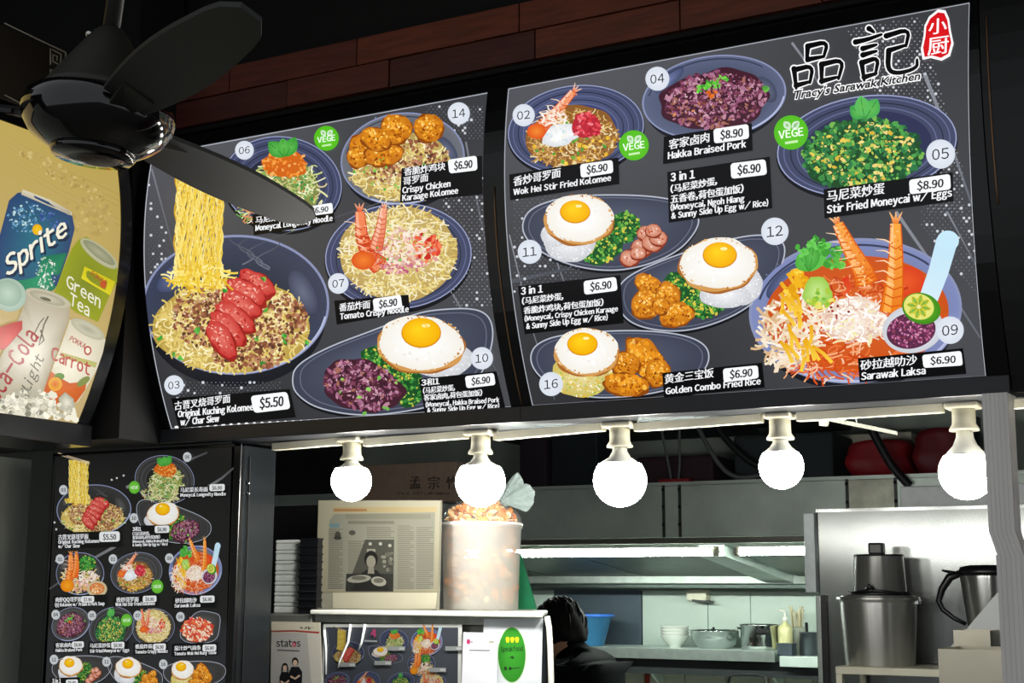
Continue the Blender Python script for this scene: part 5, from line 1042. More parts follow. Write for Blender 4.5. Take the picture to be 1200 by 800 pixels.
for (x0_, x1_, lb) in ((PX(560, 646)[0], PX(838, 646)[0], 'long lit fluorescent tube under the hood behind the bucket'), (PX(858, 645)[0], PX(858, 645)[0]+1.2, 'lit fluorescent tube under the hood left of the steel cabinet')):
    zt = PX(720, 647)[2]; L0 = x1_-1.2 if x0_ < -2.5 else x0_
    t = thing('fluorescent_tube', lb, 'tube light', ((L0+x1_)/2, HY+.06, zt), 'tubes under the hood')
    MB().tube([(L0+.02, HY+.035, zt), (x1_-.02, HY+.035, zt)], .0155, 16).build('glass_tube', glow, t)
    for e in (L0, x1_-.02): MB().tube([(e, HY+.035, zt), (e+.02, HY+.035, zt)], .017, 14).build('end_cap', cream, t)
    MB().box((L0, HY+.02, zt+.0158), (x1_, HY+.05, zt+.022)).build('batten', white_pl, t)

# ------------------------------------------------------------------ back wall sheets, shelf and the things on it
WY = 6.49
wallp = mat('pale_wall_sheet', 'b9c7be', .4, 0, .06, 3)
wb = bpy.data.objects['wall_back']
xs_ = [-4.55, hy(WY, 650, 720)[0], hy(WY, 753, 720)[0], hy(WY, 830, 720)[0], hy(WY, 880, 720)[0], hy(WY, 965, 720)[0], .9]
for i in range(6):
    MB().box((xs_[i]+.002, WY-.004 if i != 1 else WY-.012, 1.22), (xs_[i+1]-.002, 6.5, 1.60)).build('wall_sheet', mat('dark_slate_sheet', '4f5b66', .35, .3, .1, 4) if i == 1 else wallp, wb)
n = 26
for i in range(n):
    x = -4.5+i*5.4/n; MB().box((x+.002, 6.485, .9), (x+5.4/n-.002, 6.5, 1.215), .002).build('tile', mat('beige_tile', 'b3aea0', .3, 0, .05, 6), wb)
SY0 = 6.10; sz = hy(SY0, 815, 761)[2]
sh_ = thing('wall_shelf', 'long stainless wall shelf carrying bowls and pots', 'shelf', (-2.6, 6.3, sz))
e0, e1 = -3.6, hy(SY0, 908, 763)[0]
MB().box((e0, SY0, sz-.012), (e1, 6.48, sz), .001).build('shelf_plate', steel_h, sh_); MB().box((e0, SY0-.004, sz-.045), (e1, SY0+.006, sz+.002), .001).build('front_lip', mat('lip_steel', '9aa39e', .4, .8), sh_)
MB().box((e0, SY0+.06, sz-.115), (e1+.18, SY0+.10, sz-.046)).build('under_rail', mat('dark_under_rail', '1c2224', .5), sh_)
for x in (e0+.2, -2.75, e1-.1): MB().prism([(x, 6.48, sz-.013), (x, SY0+.05, sz-.013), (x, 6.48, sz-.20)], (.012, 0, 0)).build('bracket', steel_h, sh_)
s2 = thing('corner_shelf', 'short low steel shelf beside the steel cabinet holding bottles', 'shelf', (-2.0, 6.3, sz-.04)); sz2 = hy(SY0, 935, 769)[2]
MB().box((e1+.02, SY0, sz2-.045), (e1+.26, 6.48, sz2), .002).build('shelf_plate', steel_h, s2); MB().prism([(e1+.2, 6.48, sz2-.046), (e1+.2, SY0+.12, sz2-.046), (e1+.2, 6.48, sz2-.22)], (.012, 0, 0)).build('bracket', steel_h, s2)
K = lambda x, y, Y: depth(hy(Y, x, y))/F
def vessel(name, label, cat, x, yb, Y, prof, m, parts=(), z=None, n=36):
    """prof in pixels (radius, height) turned to metres at its own distance"""
    c = hy(Y, x, yb); k_ = depth(c)/F; zz = sz if z is None else z; t = thing(name, label, cat, (c[0], Y, zz))
    MB().lathe([(r*k_, h*k_) for r, h in prof], (c[0], Y, zz), n).build('body', m, t)
    return t, c, k_, zz
porc = mat('white_porcelain', 'd7dbd4', .2, 0, .03, 20)
bc = hy(6.27, 791, 757); kb = depth(bc)/F
for i in range(4):
    t = thing('porcelain_bowl', ['lowest white bowl of the nested stack on the shelf', 'second white bowl of the nested stack on the shelf', 'third white bowl of the nested stack on the shelf', 'top white bowl of the nested stack on the shelf'][i], 'bowl', (bc[0], 6.27, sz+i*3.4*kb), 'nested white bowls on the shelf')
    z0_ = sz+i*3.4*kb+.0008*i
    MB().lathe([(r*kb, h*kb) for r, h in ((7, 0), (7, 2.4), (8, 3), (13.5, 8.5), (17, 13.4), (17.4, 14.2), (16.8, 14.2), (13, 9), (7.6, 4), (0, 3.5))], (bc[0], 6.27, z0_), 32).build('body', porc, t)
t, c, k_, zz = vessel('mixing_bowl', 'wide shiny steel mixing bowl between white bowls and pot', 'mixing bowl', 838, 761, 6.27, [(17, 0), (24, 5), (27.5, 13), (28.5, 20), (30, 20.6), (30, 21.4), (28, 21.4), (27, 13), (23, 5.6), (0, 1.2)], chrome)
MB().lathe([(0, 0), (22*k_, .0), (22*k_, .001), (0, .001)], (c[0], 6.27, zz+16*k_), 32).build('liquid', mat('pale_liquid', 'cfd6cc', .2), t)
MB().tube([(c[0]-4*k_, 6.24, zz+18*k_), (c[0]+4*k_, 6.22, zz+24*k_)], .006, 8).build('ladle_handle', satin, t)
t, c, k_, zz = vessel('cooking_pot', 'tall dull steel cooking pot with black side handle on the shelf', 'pot', 891, 763, 6.25, [(21, 0), (22, 1), (22.5, 5), (22.5, 27), (24, 28), (24, 29.5), (22, 29.5), (21.6, 3), (0, 2)], chrome)
MB().box((c[0]+1*k_, 6.25-25*k_, zz+18*k_), (c[0]+20*k_, 6.25-21*k_, zz+25*k_), .008).build('handle', trm, t)
MB().tube([(c[0]-23*k_, 6.25, zz+24*k_), (c[0]-31*k_*.8, 6.23, zz+25*k_), (c[0]-23*k_, 6.20, zz+24*k_)], .006, 8).build('loop_handle', chrome, t)
# squeeze bottle, tub, cutlery holder on the small shelf
t, c, k_, zz = vessel('pump_bottle', 'small pale yellow pump bottle on the corner shelf', 'bottle', 921, 769, 6.24, [(8, 0), (8.6, 1), (8.6, 30), (7.5, 33), (3.2, 35.5), (3, 38)], mat('pale_yellow_plastic', 'cdc996', .3), z=sz2)
MB().lathe([(3.4*k_, 0), (3.4*k_, 5*k_), (1.2*k_, 6*k_), (1.2*k_, 11*k_)], (c[0], 6.24, zz+38*k_), 16).build('pump', white_pl, t); MB().tube([(c[0]-7*k_, 6.24, zz+51*k_), (c[0]+2*k_, 6.24, zz+50*k_)], .006, 8).build('nozzle', white_pl, t)
t = thing('sauce_tray', 'dark sauce tray in front of the pump bottle on corner shelf', 'tray', tuple(hy(6.15, 921, 768))); c = hy(6.15, 921, 768); MB().box((c[0]-9*k_, 6.13, sz2), (c[0]+9*k_, 6.20, sz2+13*k_), .004).build('body', mat('dark_blue_grey_plastic', '3a444c', .4), t); MB().box((c[0]-9.6*k_, 6.127, sz2+12.2*k_), (c[0]+9.6*k_, 6.203, sz2+14*k_), .002).build('rim', mat('dark_blue_grey_plastic', '3a444c', .4), t)
t, c, k_, zz = vessel('utensil_canister', 'dark steel canister with utensils beside the steel cabinet', 'canister', 948, 768, 6.22, [(10, 0), (10.5, .6), (10.5, 26), (11, 26.6), (10, 27), (9.6, 2), (0, 1.5)], mat('dark_canister', '5a6066', .3, .8), z=sz2)
MB().tube([(c[0]-1*k_, 6.22, zz+4*k_), (c[0]-2*k_, 6.22, zz+38*k_)], .007, 8).build('spoon_handle', trm, t)
t, c, k_, zz = vessel('spoon_jar', 'clear jar of pale spoons behind the utensil canister', 'jar', 935, 766, 6.36, [(9, 0), (9.4, 1), (9.4, 30), (8.8, 31), (8.6, 2), (0, 1.5)], mat('hazy_glass', 'c9cfc2', .15, 0, .04, 20, alpha=.5), z=sz2)
for i in range(7):
    a = i*.9; p0 = (c[0]+3*k_*math.cos(a), 6.36+3*k_*math.sin(a), zz+3*k_); p1 = (c[0]+7*k_*math.cos(a), 6.36+6*k_*math.sin(a), zz+(46+4*math.sin(i*2.1))*k_); MB().tube([p0, p1, (p1[0], p1[1], p1[2]+5*k_)], [.004, .005, .011], 8).build('spoon', mat('pale_wood_spoon', 'c6bd9c', .5), t)
# paper holder under the hood edge
h0 = hy(6.44, 806, 692); h1 = hy(6.44, 829, 705)
ph = thing('paper_holder', 'small white paper holder fixed under the hood edge', 'dispenser', ((h0[0]+h1[0])/2, 6.46, h1[2])); MB().box((h0[0], 6.42, h1[2]+.006), (h1[0], 6.485, 1.610), .004).build('body', cream, ph); MB().prism([(h0[0]+.03, 6.415, h1[2]+.012), (h1[0]+.02, 6.415, h1[2]+.004), (h1[0]+.02, 6.415, h1[2]-.006), (h0[0]+.03, 6.415, h1[2]+.002)], (0, .06, 0)).build('flap', trm, ph)
# blue basin on the shelf behind the cook
t, c, k_, zz = vessel('blue_basin', 'translucent blue plastic basin behind the cook', 'basin', 692, 757, 6.24, [(14, 0), (16, .6), (25, 33), (28, 34), (28, 36), (24, 35.5), (15, 2), (0, 1.4)], mat('blue_plastic', '3f86b8', .3, 0, .05, 10, alpha=.93))
MB().lathe([(26*k_, 0), (28.5*k_, .0), (28.5*k_, 3.2*k_), (26*k_, 3.2*k_)], (c[0], 6.24, zz+33.5*k_), 36).build('rim', mat('blue_rim', '3c78d8', .3), t)
# red pole and wire handle under the shelf
rp = MB().tube([hy(6.30, 759, 783), hy(6.30, 756, 870)], .012, 10).build('red_pole', mat('red_pole', '9a2a22', .5), None); 
pz = hy(6.30, 757, 800); rp_ = rp
tag(rp, 'thin red pole leaning under the wall shelf', 'pole')
cw = thing('cooking_range', 'low dark cooking range along the back wall under the shelf', 'stove', (-2.2, 6.1, 0))
MB().box((-3.9, 5.75, 0), (.8, 6.47, .86), .004).build('body', steel_h, cw)
for xx in (-2.9, -2.3, -1.5): MB().lathe([(.13, 0), (.14, .03), (.10, .035), (.09, .01)], (xx, 6.05, .86), 24).build('burner', trm, cw)
wp_c = hy(6.05, 875, 795); wkt = thing('wok_pot', 'dark pot with a black wire handle under the wall shelf', 'pot', (wp_c[0], 6.05, .897))
MB().lathe([(.10, 0), (.12, .01), (.13, .12), (.13, .22), (.138, .225), (.126, .23), (.12, .02), (0, .012)], (wp_c[0], 6.05, .897), 28).build('body', trm, wkt)
a_, b_2 = hy(6.05, 853, 800), hy(6.05, 899, 800); zt_ = hy(6.05, 875, 790)[2]
MB().tube([(a_[0], 6.05, .897+.21), (a_[0], 6.05, zt_-.05), (a_[0]+.01, 6.05, zt_-.01), (a_[0]+.04, 6.05, zt_), (b_2[0]-.04, 6.05, zt_), (b_2[0]-.01, 6.05, zt_-.01), (b_2[0], 6.05, zt_-.05), (b_2[0], 6.05, .897+.21)], .006, 8).build('bail_handle', trm, wkt)

# ------------------------------------------------------------------ dark clutter above the hood
zc = zf1+.0125
dp = mat('dark_purple_carton', '2b2230', .8, 0, .1, 10); db = mat('dark_blue_carton', '1f2830', .8, 0, .1, 10)
def clutter(name, label, cat, x0_, y0_, x1_, y1_, Y, m, dep=.3, z0=None):
    a, b2 = hy(Y, x0_, y1_), hy(Y, x1_, y0_); zz = zc if z0 is None else z0
    o = MB().box((a[0], Y, zz), (b2[0], Y+dep, b2[2]), .012).build(name, m, None); return tag(o, label, cat)
clutter('storage_carton', 'dark purple carton on the hood behind the bag tail', 'carton', 608, 512, 640, 572, 5.45, dp); clutter('storage_carton', 'dark blue carton on the hood left of the third bulb', 'carton', 645, 505, 700, 572, 5.48, db); clutter('storage_carton', 'low maroon carton on the hood behind the hanging wires', 'carton', 745, 532, 835, 572, 5.45, mat('dark_maroon_carton', '35202a', .8)); clutter('storage_carton', 'wide slate carton on the hood behind the fourth bulb', 'carton', 860, 505, 975, 572, 5.5, mat('slate_carton', '2a3236', .8))
dk_ = clutter('air_duct', 'wide dark grey ventilation duct above the hood', 'duct', 560, 480, 960, 505, 5.9, mat('dark_duct', '3a4044', .6, .4), .5, 2.32)
MB().box((-2.0, 5.9, 2.6), (-1.9, 6.0, 3.29)).build('duct_riser', mat('dark_duct', '3a4044', .6, .4), dk_)
for i in range(3):
    x = (-3.1, -2.1, -1.2)[i]; MB().box((x, 6.1, 2.032), (x+.05, 6.15, 2.32)).build('duct_leg', mat('dark_duct', '3a4044', .6, .4), dk_)
red = mat('red_fabric_bag', '8a1520', .6, 0, .2, 12, .3)
def softbox(name, label, cat, x0_, y0_, x1_, y1_, Y, m, dep=.25, z0=None):
    a, b2 = hy(Y, x0_, y1_), hy(Y, x1_, y0_); zz = zc if z0 is None else z0; bm = bmesh.new(); bmesh.ops.create_cube(bm, size=1); bmesh.ops.subdivide_edges(bm, edges=bm.edges[:], cuts=5, use_grid_fill=True)
    L = Vector((b2[0]-a[0], dep, b2[2]-zz)); ctr = Vector(((a[0]+b2[0])/2, Y+dep/2, (zz+b2[2])/2)); mb = MB(); vs = []
    for v in bm.verts:
        q_ = v.co.copy(); r_ = 1-.35*max(0, (q_*2).length-1.25); q_ = q_*r_; w2 = 1+.06*math.sin(9*q_.x+4*q_.z)+.05*math.sin(11*q_.z+7*q_.y)
        p_ = Vector((q_.x*L.x*w2, q_.y*L.y*w2, q_.z*L.z)); p_ += ctr; p_.z = max(p_.z, zz); vs.append(p_)
    bm.verts.index_update(); mb.add(vs, [[v.index for v in f.verts] for f in bm.faces], True); bm.free(); o = mb.build(name, m, None); return tag(o, label, cat)
RYB = 5.02
softbox('red_bag', 'crumpled red bag on the cabinet top left of the last bulb', 'bag', 992, 512, 1062, 572, 5.42, red); 
softbox('red_bag', 'tall darker red bag behind the last bulb', 'bag', 1072, 498, 1132, 572, 5.47, mat('dark_red_fabric', '6a131d', .6, 0, .2, 12, .3))
for i, (y0_, y1_, lb) in enumerate(((508, 522, 'upper beige box stacked behind the red bag'), (523, 538, 'lower beige box stacked behind the red bag'))):
    a, b2 = hy(5.80, 978, y1_), hy(5.80, 1068, y0_); zb4 = zc if i else None
    z1_ = hy(5.80, 1000, y1_)[2] if i == 0 else zc
    o = MB().box((a[0], 5.80, z1_), (b2[0], 6.1, hy(5.80, 1000, y0_)[2]-.002), .005).build('storage_box', mat('beige_box', 'c9c6b8', .6), None); tag(o, lb, 'box')
# cables drooping above the hood
cab = mat('dark_cable', '14171a', .5); cabg = mat('grey_cable', '59605f', .5)
def cable(label, pts, Y, r, m):
    P = [hy(Y, *q_) for q_ in pts]; P = np.array(P)
    for _ in range(2): P = np.vstack([P[:1], np.stack([P[:-1]*.75+P[1:]*.25, P[:-1]*.25+P[1:]*.75], 1).reshape(-1, 3), P[-1:]])
    o = MB().tube(list(P), r, 8).build('hanging_cable', m, None); return tag(o, label, 'cable')
cable('thin grey cable dropping to the hood seam, left one', [(771, 470), (775, 505), (784, 545), (788, 570)], 5.40, .006, cabg); cable('thin grey cable dropping to the hood seam, right one', [(797, 470), (796, 520), (797, 545), (794, 570)], 5.40, .006, cabg)
cable('thick black cable sagging toward the fourth bulb', [(833, 490), (846, 508), (862, 527), (885, 545), (905, 550)], 5.44, .014, cab); cable('grey cable looping behind the fourth bulb', [(815, 495), (836, 535), (850, 553), (868, 561), (900, 555), (930, 548)], 5.38, .010, cabg)
cable('thick black cable curving past the red bag', [(1020, 500), (1030, 520), (1046, 548), (1062, 565), (1066, 569)], 5.32, .016, cab)
tag(MB().box((PX(772, 570)[0], HY-.006, zc), (PX(808, 570)[0], HY+.05, zc+.012), .003).build('red_strap', red, None), 'flat red strap lying on the hood where the thin cables drop', 'strap')

# ------------------------------------------------------------------ steel cabinet at the right with its table and pots
QY = 4.60
p0, p1 = hy(QY, 957, 598), hy(QY, 1160, 592); cab_t = p0[2]
sc_ = thing('steel_cabinet', 'tall stainless steel cabinet with a polished front at right', 'cabinet', (-.9, 4.9, 0))
bsteel = mat('scuffed_steel', '767977', .24, 1, .10, 7, aniso=.8)
MB().box((p0[0], QY, 0), (.6, QY+.6, cab_t), .004).build('body', bsteel, sc_); MB().box((p0[0]-.002, QY-.004, cab_t-.006), (.6, QY, cab_t+.004)).build('top_trim', chrome, sc_)
lp = hy(QY-.02, 941, 601)
MB().box((lp[0], QY-.02, hy(QY-.02, 945, 694)[2]), (p0[0]-.004, QY+.06, lp[2]), .003).build('side_post', mat('pale_steel', 'dfe8ea', .4, .1), sc_)
MB().box((p0[0]-.004, QY-.03, 0), (p0[0]+.012, QY+.0, hy(QY-.02, 958, 697)[2]), .002).build('door_edge', mat('bright_edge', 'd8dcdc', .2, .9), sc_); MB().box((p0[0]+.012, QY-.02, 0), (p0[0]+.028, QY, hy(QY-.02, 958, 697)[2]), .001).build('door_gasket', trm, sc_)
wx = hy(QY+.05, 1054, 570); w2_ = hy(QY+.05, 1165, 590)
tag(MB().box((wx[0], QY+.05, cab_t+.0045), (w2_[0]+.3, QY+.4, wx[2]), .004).build('white_case', mat('white_case', 'c9d0d0', .4), None), 'long white case lying on top of the steel cabinet', 'case')
# small cream table
TY = 4.30; tz = hy(TY, 1030, 782)[2]
tt = thing('work_table', 'cream metal table carrying the stacked steel pots', 'table', (-.9, TY+.1, 0))
x0_, x1_ = hy(TY, 979, 785)[0], hy(TY, 1215, 787)[0]
MB().box((x0_, TY, tz-.022), (x1_, TY+.28, tz), .002).build('table_top', cream, tt)
for xx in (x0_+.001, x1_-.019):
    for yy in (TY+.001, TY+.259): MB().box((xx, yy, 0), (xx+.018, yy+.02, tz-.022)).build('leg', cream, tt)
PYc = TY+.14
def pots():
    c = hy(PYc, 1032, 784); k_ = depth(c)/F
    t = thing('steel_stock_pot', 'large brushed steel pot with flat rim on the cream table', 'pot', (c[0], PYc, tz))
    br = mat('brushed_pot', 'd2d2ce', .34, .85, .10, 3, stretch=(14, 14, .3), aniso=-.9)
    MB().lathe([(r*k_, h*k_) for r, h in ((39, 0), (40, 1), (44.5, 72), (45, 74), (48, 75), (48.5, 77), (47.5, 79), (43, 79), (42, 74), (38, 3), (0, 2))], (c[0], PYc, tz), 48).build('body', br, t)
    MB().lathe([(r*k_, h*k_) for r, h in ((0, 77), (43, 77), (44, 79.5), (40, 81), (0, 81))], (c[0], PYc, tz), 48).build('lid', br, t)
    MB().box((c[0]+39*k_, PYc-6*k_, tz+70*k_), (c[0]+49.5*k_, PYc+6*k_, tz+76*k_), .003).build('side_grip', chrome, t)
    c2 = hy(PYc, 1031.5, 703); z2 = tz+81.2*k_
    u = thing('steel_canister', 'brushed steel canister with black knob standing on the large pot', 'canister', (c2[0], PYc, z2))
    MB().lathe([(r*k_, h*k_) for r, h in ((32, 0), (34, .5), (34, 3), (31, 4), (28.5, 44), (27.5, 46), (0, 46))], (c2[0], PYc, z2), 48).build('body', br, u)
    MB().lathe([(r*k_, h*k_) for r, h in ((30, 0), (36.5, .2), (37, 2.5), (33, 3.5))], (c2[0], PYc, z2), 40).build('base_band', trm, u)
    MB().lathe([(r*k_, h*k_) for r, h in ((28.6, 45.2), (28.8, 47), (0, 47.4))], (c2[0], PYc, z2), 40).build('lid', trm, u)
    kx = c2[0]-2*k_; MB().hexa([(kx-8.5*k_, PYc-8*k_), (kx+9*k_, PYc-8*k_), (kx+9*k_, PYc+8*k_), (kx-8.5*k_, PYc+8*k_)], z2+47*k_, z2+61*k_, 2.4*k_).build('knob', trm, u)
    MB().tube([(c2[0]+36*k_*math.cos(a), PYc+36*k_*math.sin(a), z2+3.5*k_+1.5*k_*math.sin(3*a)) for a in np.linspace(-2.9, -.2, 24)], 1.5*k_, 8).build('clamp_wire', trm, u)
    q_ = (c2[0]-6*k_, PYc-37*k_, z2+6*k_); MB().tube([q_, (q_[0]+4*k_, q_[1]-1*k_, q_[2]+4*k_), (q_[0]+8*k_, q_[1], q_[2]+.5*k_)], [2*k_, 3.2*k_, 2*k_], 10).build('clamp_latch', trm, u)
pots()
# jug with a long handle, glass chute and steel bins in front of the post
JY = 4.44; jc = hy(JY, 1162, 735); kj = depth(jc)/F; jz = hy(JY, 1150, 748)[2]
jug = thing('steel_jug', 'steel jug with black lid and long looped handle beside the post', 'jug', (jc[0], JY, tz))
br2 = mat('polished_jug', 'd2d4d2', .28, .9, .06, 3, stretch=(14, 14, .3), aniso=-.9)
MB().lathe([(r*kj, h*kj) for r, h in ((24, 0), (25, 1), (33, 70), (33.5, 74), (32, 75), (23, 3), (0, 2))], (jc[0], JY, jz), 40).build('body', br2, jug)
MB().lathe([(r*kj, h*kj) for r, h in ((34, 73), (35, 78), (32, 83), (22, 85), (0, 85.5))], (jc[0], JY, jz), 40).build('lid', trm, jug)
jh = lambda x, y: tuple(hy(JY-.01, x, y))
MB().lathe([(24*kj, 0), (26*kj, 2*kj), (24*kj, jz-tz-.002), (0, jz-tz-.002)], (jc[0], JY, tz), 32).build('base', trm, jug)
MB().tube([jh(1124, 672), jh(1113, 676), jh(1104, 690), jh(1100, 704), jh(1105, 714), jh(1118, 724), jh(1132, 731)], [.011, .013, .011, .009, .008, .007, .006], 10).build('handle', trm, jug)
MB().tube([jh(1128, 673), jh(1116, 671), jh(1104, 668)], [.008, .006, .003], 8).build('thumb_lever', trm, jug)
SBY = 3.55
def bin_(label, x0_, x1_, yt, Y, dep, tilt=0):
    a, b2 = hy(Y, x0_, yt), hy(Y, x1_, yt); zt_ = a[2]; t = thing('steel_bin', label, 'bin', ((a[0]+b2[0])/2, Y, .0), 'steel bins by the post')
    m_ = mat('warm_bin_steel', 'a39f90', .32, .85, .08, 6); th = .003; z0_ = 0
    MB().box((a[0], Y, z0_), (b2[0], Y+th, zt_)).build('front_wall', m_, t); MB().box((a[0], Y+th, z0_), (a[0]+th, Y+dep, zt_)).build('side_wall', m_, t); MB().box((b2[0]-th, Y+th, z0_), (b2[0], Y+dep, zt_)).build('side_wall', m_, t); MB().box((a[0]+th, Y+dep-th, z0_), (b2[0]-th, Y+dep, zt_)).build('back_wall', m_, t); MB().box((a[0]+th, Y+th, z0_), (b2[0]-th, Y+dep-th, z0_+th)).build('floor_plate', m_, t)
    return t
bin_('wide open steel bin in front beside the post', 1099, 1178, 760, SBY, .24); bin_('smaller steel bin standing behind the wide one', 1117, 1160, 738, SBY+.26, .12)
gp = [hy(SBY+.39, 1110, 762), hy(SBY+.39, 1128, 742), hy(SBY+.39, 1168, 695), hy(SBY+.39, 1180, 690), hy(SBY+.39, 1180, 790), hy(SBY+.39, 1112, 790)]
tag(MB().prism(gp, (0, .012, 0)).build('sloping_shield', mat('frosted_shield', 'c3c7c6', .25, 0, .05, 6, alpha=.85), None), 'frosted sloping shield rising behind the steel bins', 'shield')

# loose bracket and a scrap of film hanging under the header by the fourth bulb
hb_ = thing('hanging_bracket', 'pale bracket with a loose strip of film right of the fourth bulb', 'bracket', tuple(hy(2.78, 963, 478)))
MB().prism([hy(2.78, 966, 487), hy(2.78, 1050, 505), hy(2.78, 1050, 509), hy(2.78, 966, 492)], (0, .012, 0)).build('arm', mat('dull_bracket', '8c8c80', .5), hb_)
MB().prism([hy(2.776, 957, 478), hy(2.776, 970, 478), hy(2.776, 970, 486), hy(2.776, 967, 498), hy(2.776, 960, 498), hy(2.776, 960, 486), hy(2.776, 957, 486)], (0, .02, 0)).build('clip', yell, hb_)
mb = MB(); P0 = [(985, 479), (989, 484), (990, 492), (992, 486), (996, 480), (1001, 484), (1004, 492)]
for a_1, b_1 in zip(P0[:-1], P0[1:]): mb.prism([hy(2.775, a_1[0], a_1[1]), hy(2.775, b_1[0], b_1[1]), hy(2.775, b_1[0]-.5, b_1[1]+3), hy(2.775, a_1[0]-.5, a_1[1]+3)], (0, .004, 0))
mb.build('film_strip', tail, hb_)['kind'] = 'stuff'
# ------------------------------------------------------------------ the cook, bending to the left, back towards us
def person():
    PYY = 5.0
    def at(x, y, dy=0): return hy(PYY+dy, x, y)
    hipc = at(716, 885); hipc[2] = .97; root = thing('person', 'person in black shirt with short black hair bending over behind the counter', 'person', (hipc[0], PYY, 0))
    neck = at(670, 757); head = at(657, 736); chest = at(676, 792); L = np.array([-1, 0, 0]); Bk = np.array([0, 1, 0])
    V = []; E_ = []; Rr = []
    def nd(p_, r, par=None):
        V.append(np.array(p_, float)); Rr.append(r)
        if par is not None: E_.append((par, len(V)-1))
        return len(V)-1
    up = np.array([0, 0, 1.])
    pel = nd(hipc, (.15, .13)); waist = nd(at(699, 832), (.165, .15), pel); ch = nd(chest+np.array([.015, 0, -.01]), (.17, .16), waist)
    shc = nd(neck*.55+chest*.45+np.array([.01, 0, -.01]), (.13, .12), ch); nk = nd(neck+np.array([.005, 0, -.012]), (.055, .055), shc); nk2 = nd(neck*.5+head*.5+np.array([.0, 0, -.01]), (.054, .056), nk)
    for s_ in (-1, 1):
        sh2 = nd(neck*.4+chest*.6+Bk*s_*.15+np.array([-.02, 0, -.03]), (.075, .07), shc); el = nd(V[sh2]+np.array([-.17, s_*.03, -.25]), (.048, .046), sh2); wr = nd(V[el]+np.array([-.22, -s_*.04, -.06]), (.030, .034), el); pm = nd(V[wr]+np.array([-.06, 0, -.015]), (.026, .040), wr)
        for j, (dy, ln) in enumerate(((-.030, .055), (-.011, .068), (.009, .07), (.028, .06))):
            f1 = nd(V[pm]+np.array([-.03, dy, -.006]), (.0095, .0095), pm); f2 = nd(V[f1]+np.array([-ln*.6, 0, -.012]), (.0088, .0088), f1); nd(V[f2]+np.array([-ln*.35, 0, -.026]), (.0075, .0075), f2)
        t1 = nd(V[wr]+np.array([-.03, s_*-.038, .004]), (.012, .012), pm); nd(V[t1]+np.array([-.035, s_*-.014, -.012]), (.0095, .0095), t1)
        h2 = nd(hipc+Bk*s_*.10+np.array([0, 0, -.10]), (.10, .095), pel); kn = nd((hipc[0]-.06, PYY+s_*.12, .50), (.062, .062), h2); an = nd((hipc[0]+.0, PYY+s_*.12, .10), (.042, .042), kn); nd((hipc[0]-.02, PYY+s_*.12, .045), (.045, .042), an); nd((hipc[0]-.15, PYY+s_*.13, .035), (.034, .040), len(V)-1)
    me = bpy.data.meshes.new('body'); o0 = np.array(root.location); me.from_pydata([tuple(v-o0) for v in V], E_, []); o = bpy.data.objects.new('body', me); col.objects.link(o)
    sk = o.modifiers.new('skin', 'SKIN'); sk.use_smooth_shade = True; o.modifiers.new('sub', 'SUBSURF').levels = 2; o.modifiers['sub'].render_levels = 2
    for i, r in enumerate(Rr): me.skin_vertices[0].data[i].radius = r
    me.skin_vertices[0].data[0].use_root = True
    bpy.context.view_layer.update(); m2 = bpy.data.meshes.new_from_object(o.evaluated_get(bpy.context.evaluated_depsgraph_get())); bpy.data.objects.remove(o); bpy.data.meshes.remove(me); m2.name = 'body'
    # the head joins the same mesh: a shaped skull with brow, nose, mouth and chin, looking down to the left
    bm = bmesh.new(); bm.from_mesh(m2); n0 = len(bm.verts); hb = bmesh.new(); bmesh.ops.create_uvsphere(hb, u_segments=28, v_segments=20, radius=1)
    fdir = Vector((-.80, .25, -.50)).normalized(); sdir = fdir.cross(Vector((0, 0, 1))).normalized(); udir = sdir.cross(fdir).normalized()
    if udir.z < 0: udir = -udir
    hc = Vector(head-o0)
    M = {}
    for v in hb.verts:
        x, y, z = v.co                                # x face, y side, z up
        X = .098*x; Y_ = .076*y*(1-.18*max(0, -z)); Z = .112*z
        if x > .5: X += .022*math.exp(-((z+.08)/.16)**2-(y/.16)**2) + .008*math.exp(-((z-.22)/.1)**2) - .012*math.exp(-((z-.08)/.1)**2-((abs(y)-.38)/.16)**2) + .006*math.exp(-((z+.42)/.08)**2-(y/.3)**2) + .008*math.exp(-((z+.75)/.16)**2-(y/.3)**2)
        if z < -.5: X += .012
        v.co = hc+fdir*X+sdir*Y_+udir*Z
    mp = {}
    for v in hb.verts: mp[v] = bm.verts.new(v.co)
    for f in hb.faces: bm.faces.new([mp[v] for v in f.verts]).smooth = True
    for s_ in (-1, 1):                                # ears
        e = bmesh.new(); bmesh.ops.create_uvsphere(e, u_segments=10, v_segments=8, radius=1); q = {}
        for v in e.verts: q[v] = bm.verts.new(hc+fdir*(-.008+.017*v.co.x)+sdir*(s_*(.078)+.010*v.co.y)+udir*(-.005+.032*v.co.z))
        for f in e.faces: bm.faces.new([q[v] for v in f.verts]).smooth = True
        e.free()
    hb.free(); bmesh.ops.recalc_face_normals(bm, faces=bm.faces); bm.to_mesh(m2); bm.free()
    skin = mat('skin', 'b98a70', .5, 0, .06, 30); shirt = mat('black_shirt', '04060a', .85, 0, .15, 40, .2, spec=.1); trou = mat('dark_trousers', '1a1c22', .8); shoe = mat('black_shoe', '101010', .5)
    for m_ in (skin, shirt, trou, shoe): m2.materials.append(m_)
    hl = Vector(neck-o0); el_z = [Vector(v-o0) for v in V]
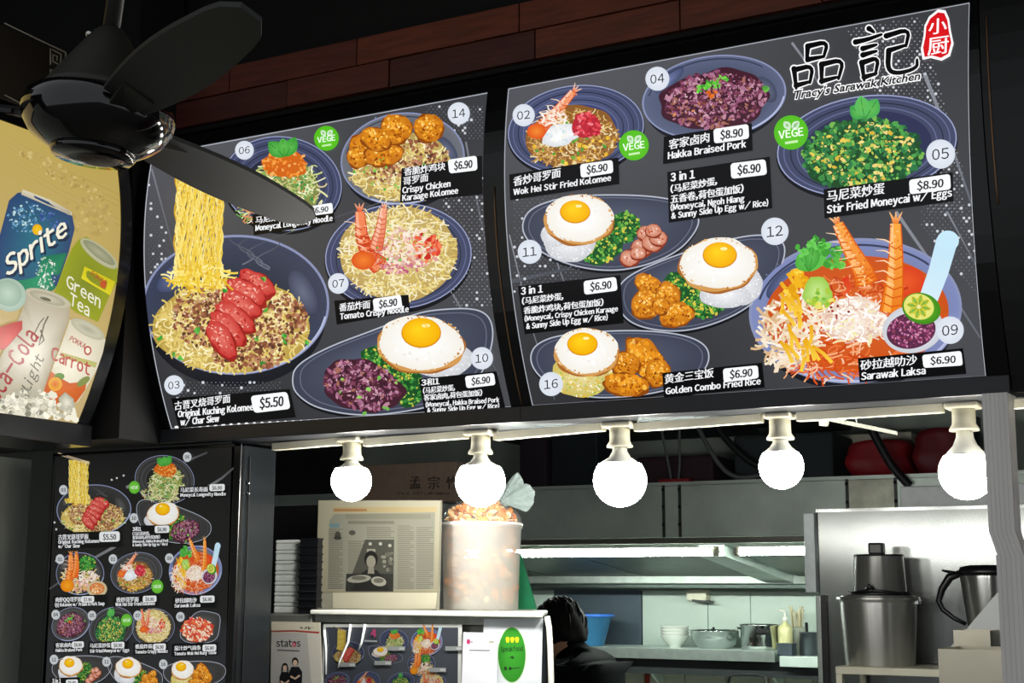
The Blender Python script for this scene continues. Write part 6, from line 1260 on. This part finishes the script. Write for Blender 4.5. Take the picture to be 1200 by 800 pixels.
    for f in m2.polygons:
        c = f.center; w_ = c+Vector(o0); dn = (Vector(head-o0)-hl).normalized(); 
        if w_.z < .09: f.material_index = 3
        elif w_.z < .93: f.material_index = 2
        elif (c-hl).dot(dn) > .002: f.material_index = 0
        else: f.material_index = 1
        if w_.z > .3 and w_.x < neck[0]-.20 and w_.z < neck[2]-.18: f.material_index = 0
        f.use_smooth = True
    ob = bpy.data.objects.new('body', m2); col.objects.link(ob); ob.parent = root
    # hair cap: short, a little uneven, down to the nape
    mb = MB(); Vh = []; Fh = []; nu, nv = 40, 22
    for j in range(nv+1):
        th = PI*.80*j/nv
        for i in range(nu):
            a = 2*PI*i/nu; x, y, z = math.sin(th)*math.cos(a), math.sin(th)*math.sin(a), math.cos(th)
            front = max(0, math.cos(a)); lim = .80-.42*front**1.2 -.10*abs(math.sin(a))**3
            t2 = min(th, PI*lim); x, y, z = math.sin(t2)*math.cos(a), math.sin(t2)*math.sin(a), math.cos(t2)
            r = 1.10+.03*math.sin(7*a+5*th)+.02*math.sin(17*a+9*th)
            if th >= PI*lim: r = 1.0
            Vh.append(np.array(hc+fdir*(.098*x*r-.004)+sdir*(.078*y*r)+udir*(.112*z*r))+o0)
    for j in range(nv):
        for i in range(nu): Fh.append((j*nu+i, j*nu+(i+1) % nu, (j+1)*nu+(i+1) % nu, (j+1)*nu+i))
    mb.add(Vh, Fh, True).build('hair', mat('black_hair', '0d0b0b', .75, 0, .2, 120, .2, spec=.2), root)
    for k2 in range(110):                              # loose locks over the cap
        a = rng.uniform(0, 2*PI); th = rng.uniform(.15, .7)*PI*(.75-.3*max(0, math.cos(a))); 
        P = []
        for s_ in range(4):
            t2 = th+s_*.16; x, y, z = math.sin(t2)*math.cos(a+.05*s_), math.sin(t2)*math.sin(a+.05*s_), math.cos(t2); r = 1.10+.05*math.sin(s_*1.2)
            P.append(np.array(hc+fdir*(.098*x*r-.004)+sdir*(.078*y*r)+udir*(.112*z*r))+o0)
        if k2 == 0: lk = MB()
        lk.tube(P, [.003, .004, .003, .001], 5)
    lk.build('hair_locks', MATS['black_hair'], root)['kind'] = 'stuff'
person()
bpy.data.objects.remove(TXT_O); bpy.data.scenes.remove(TXT_S)
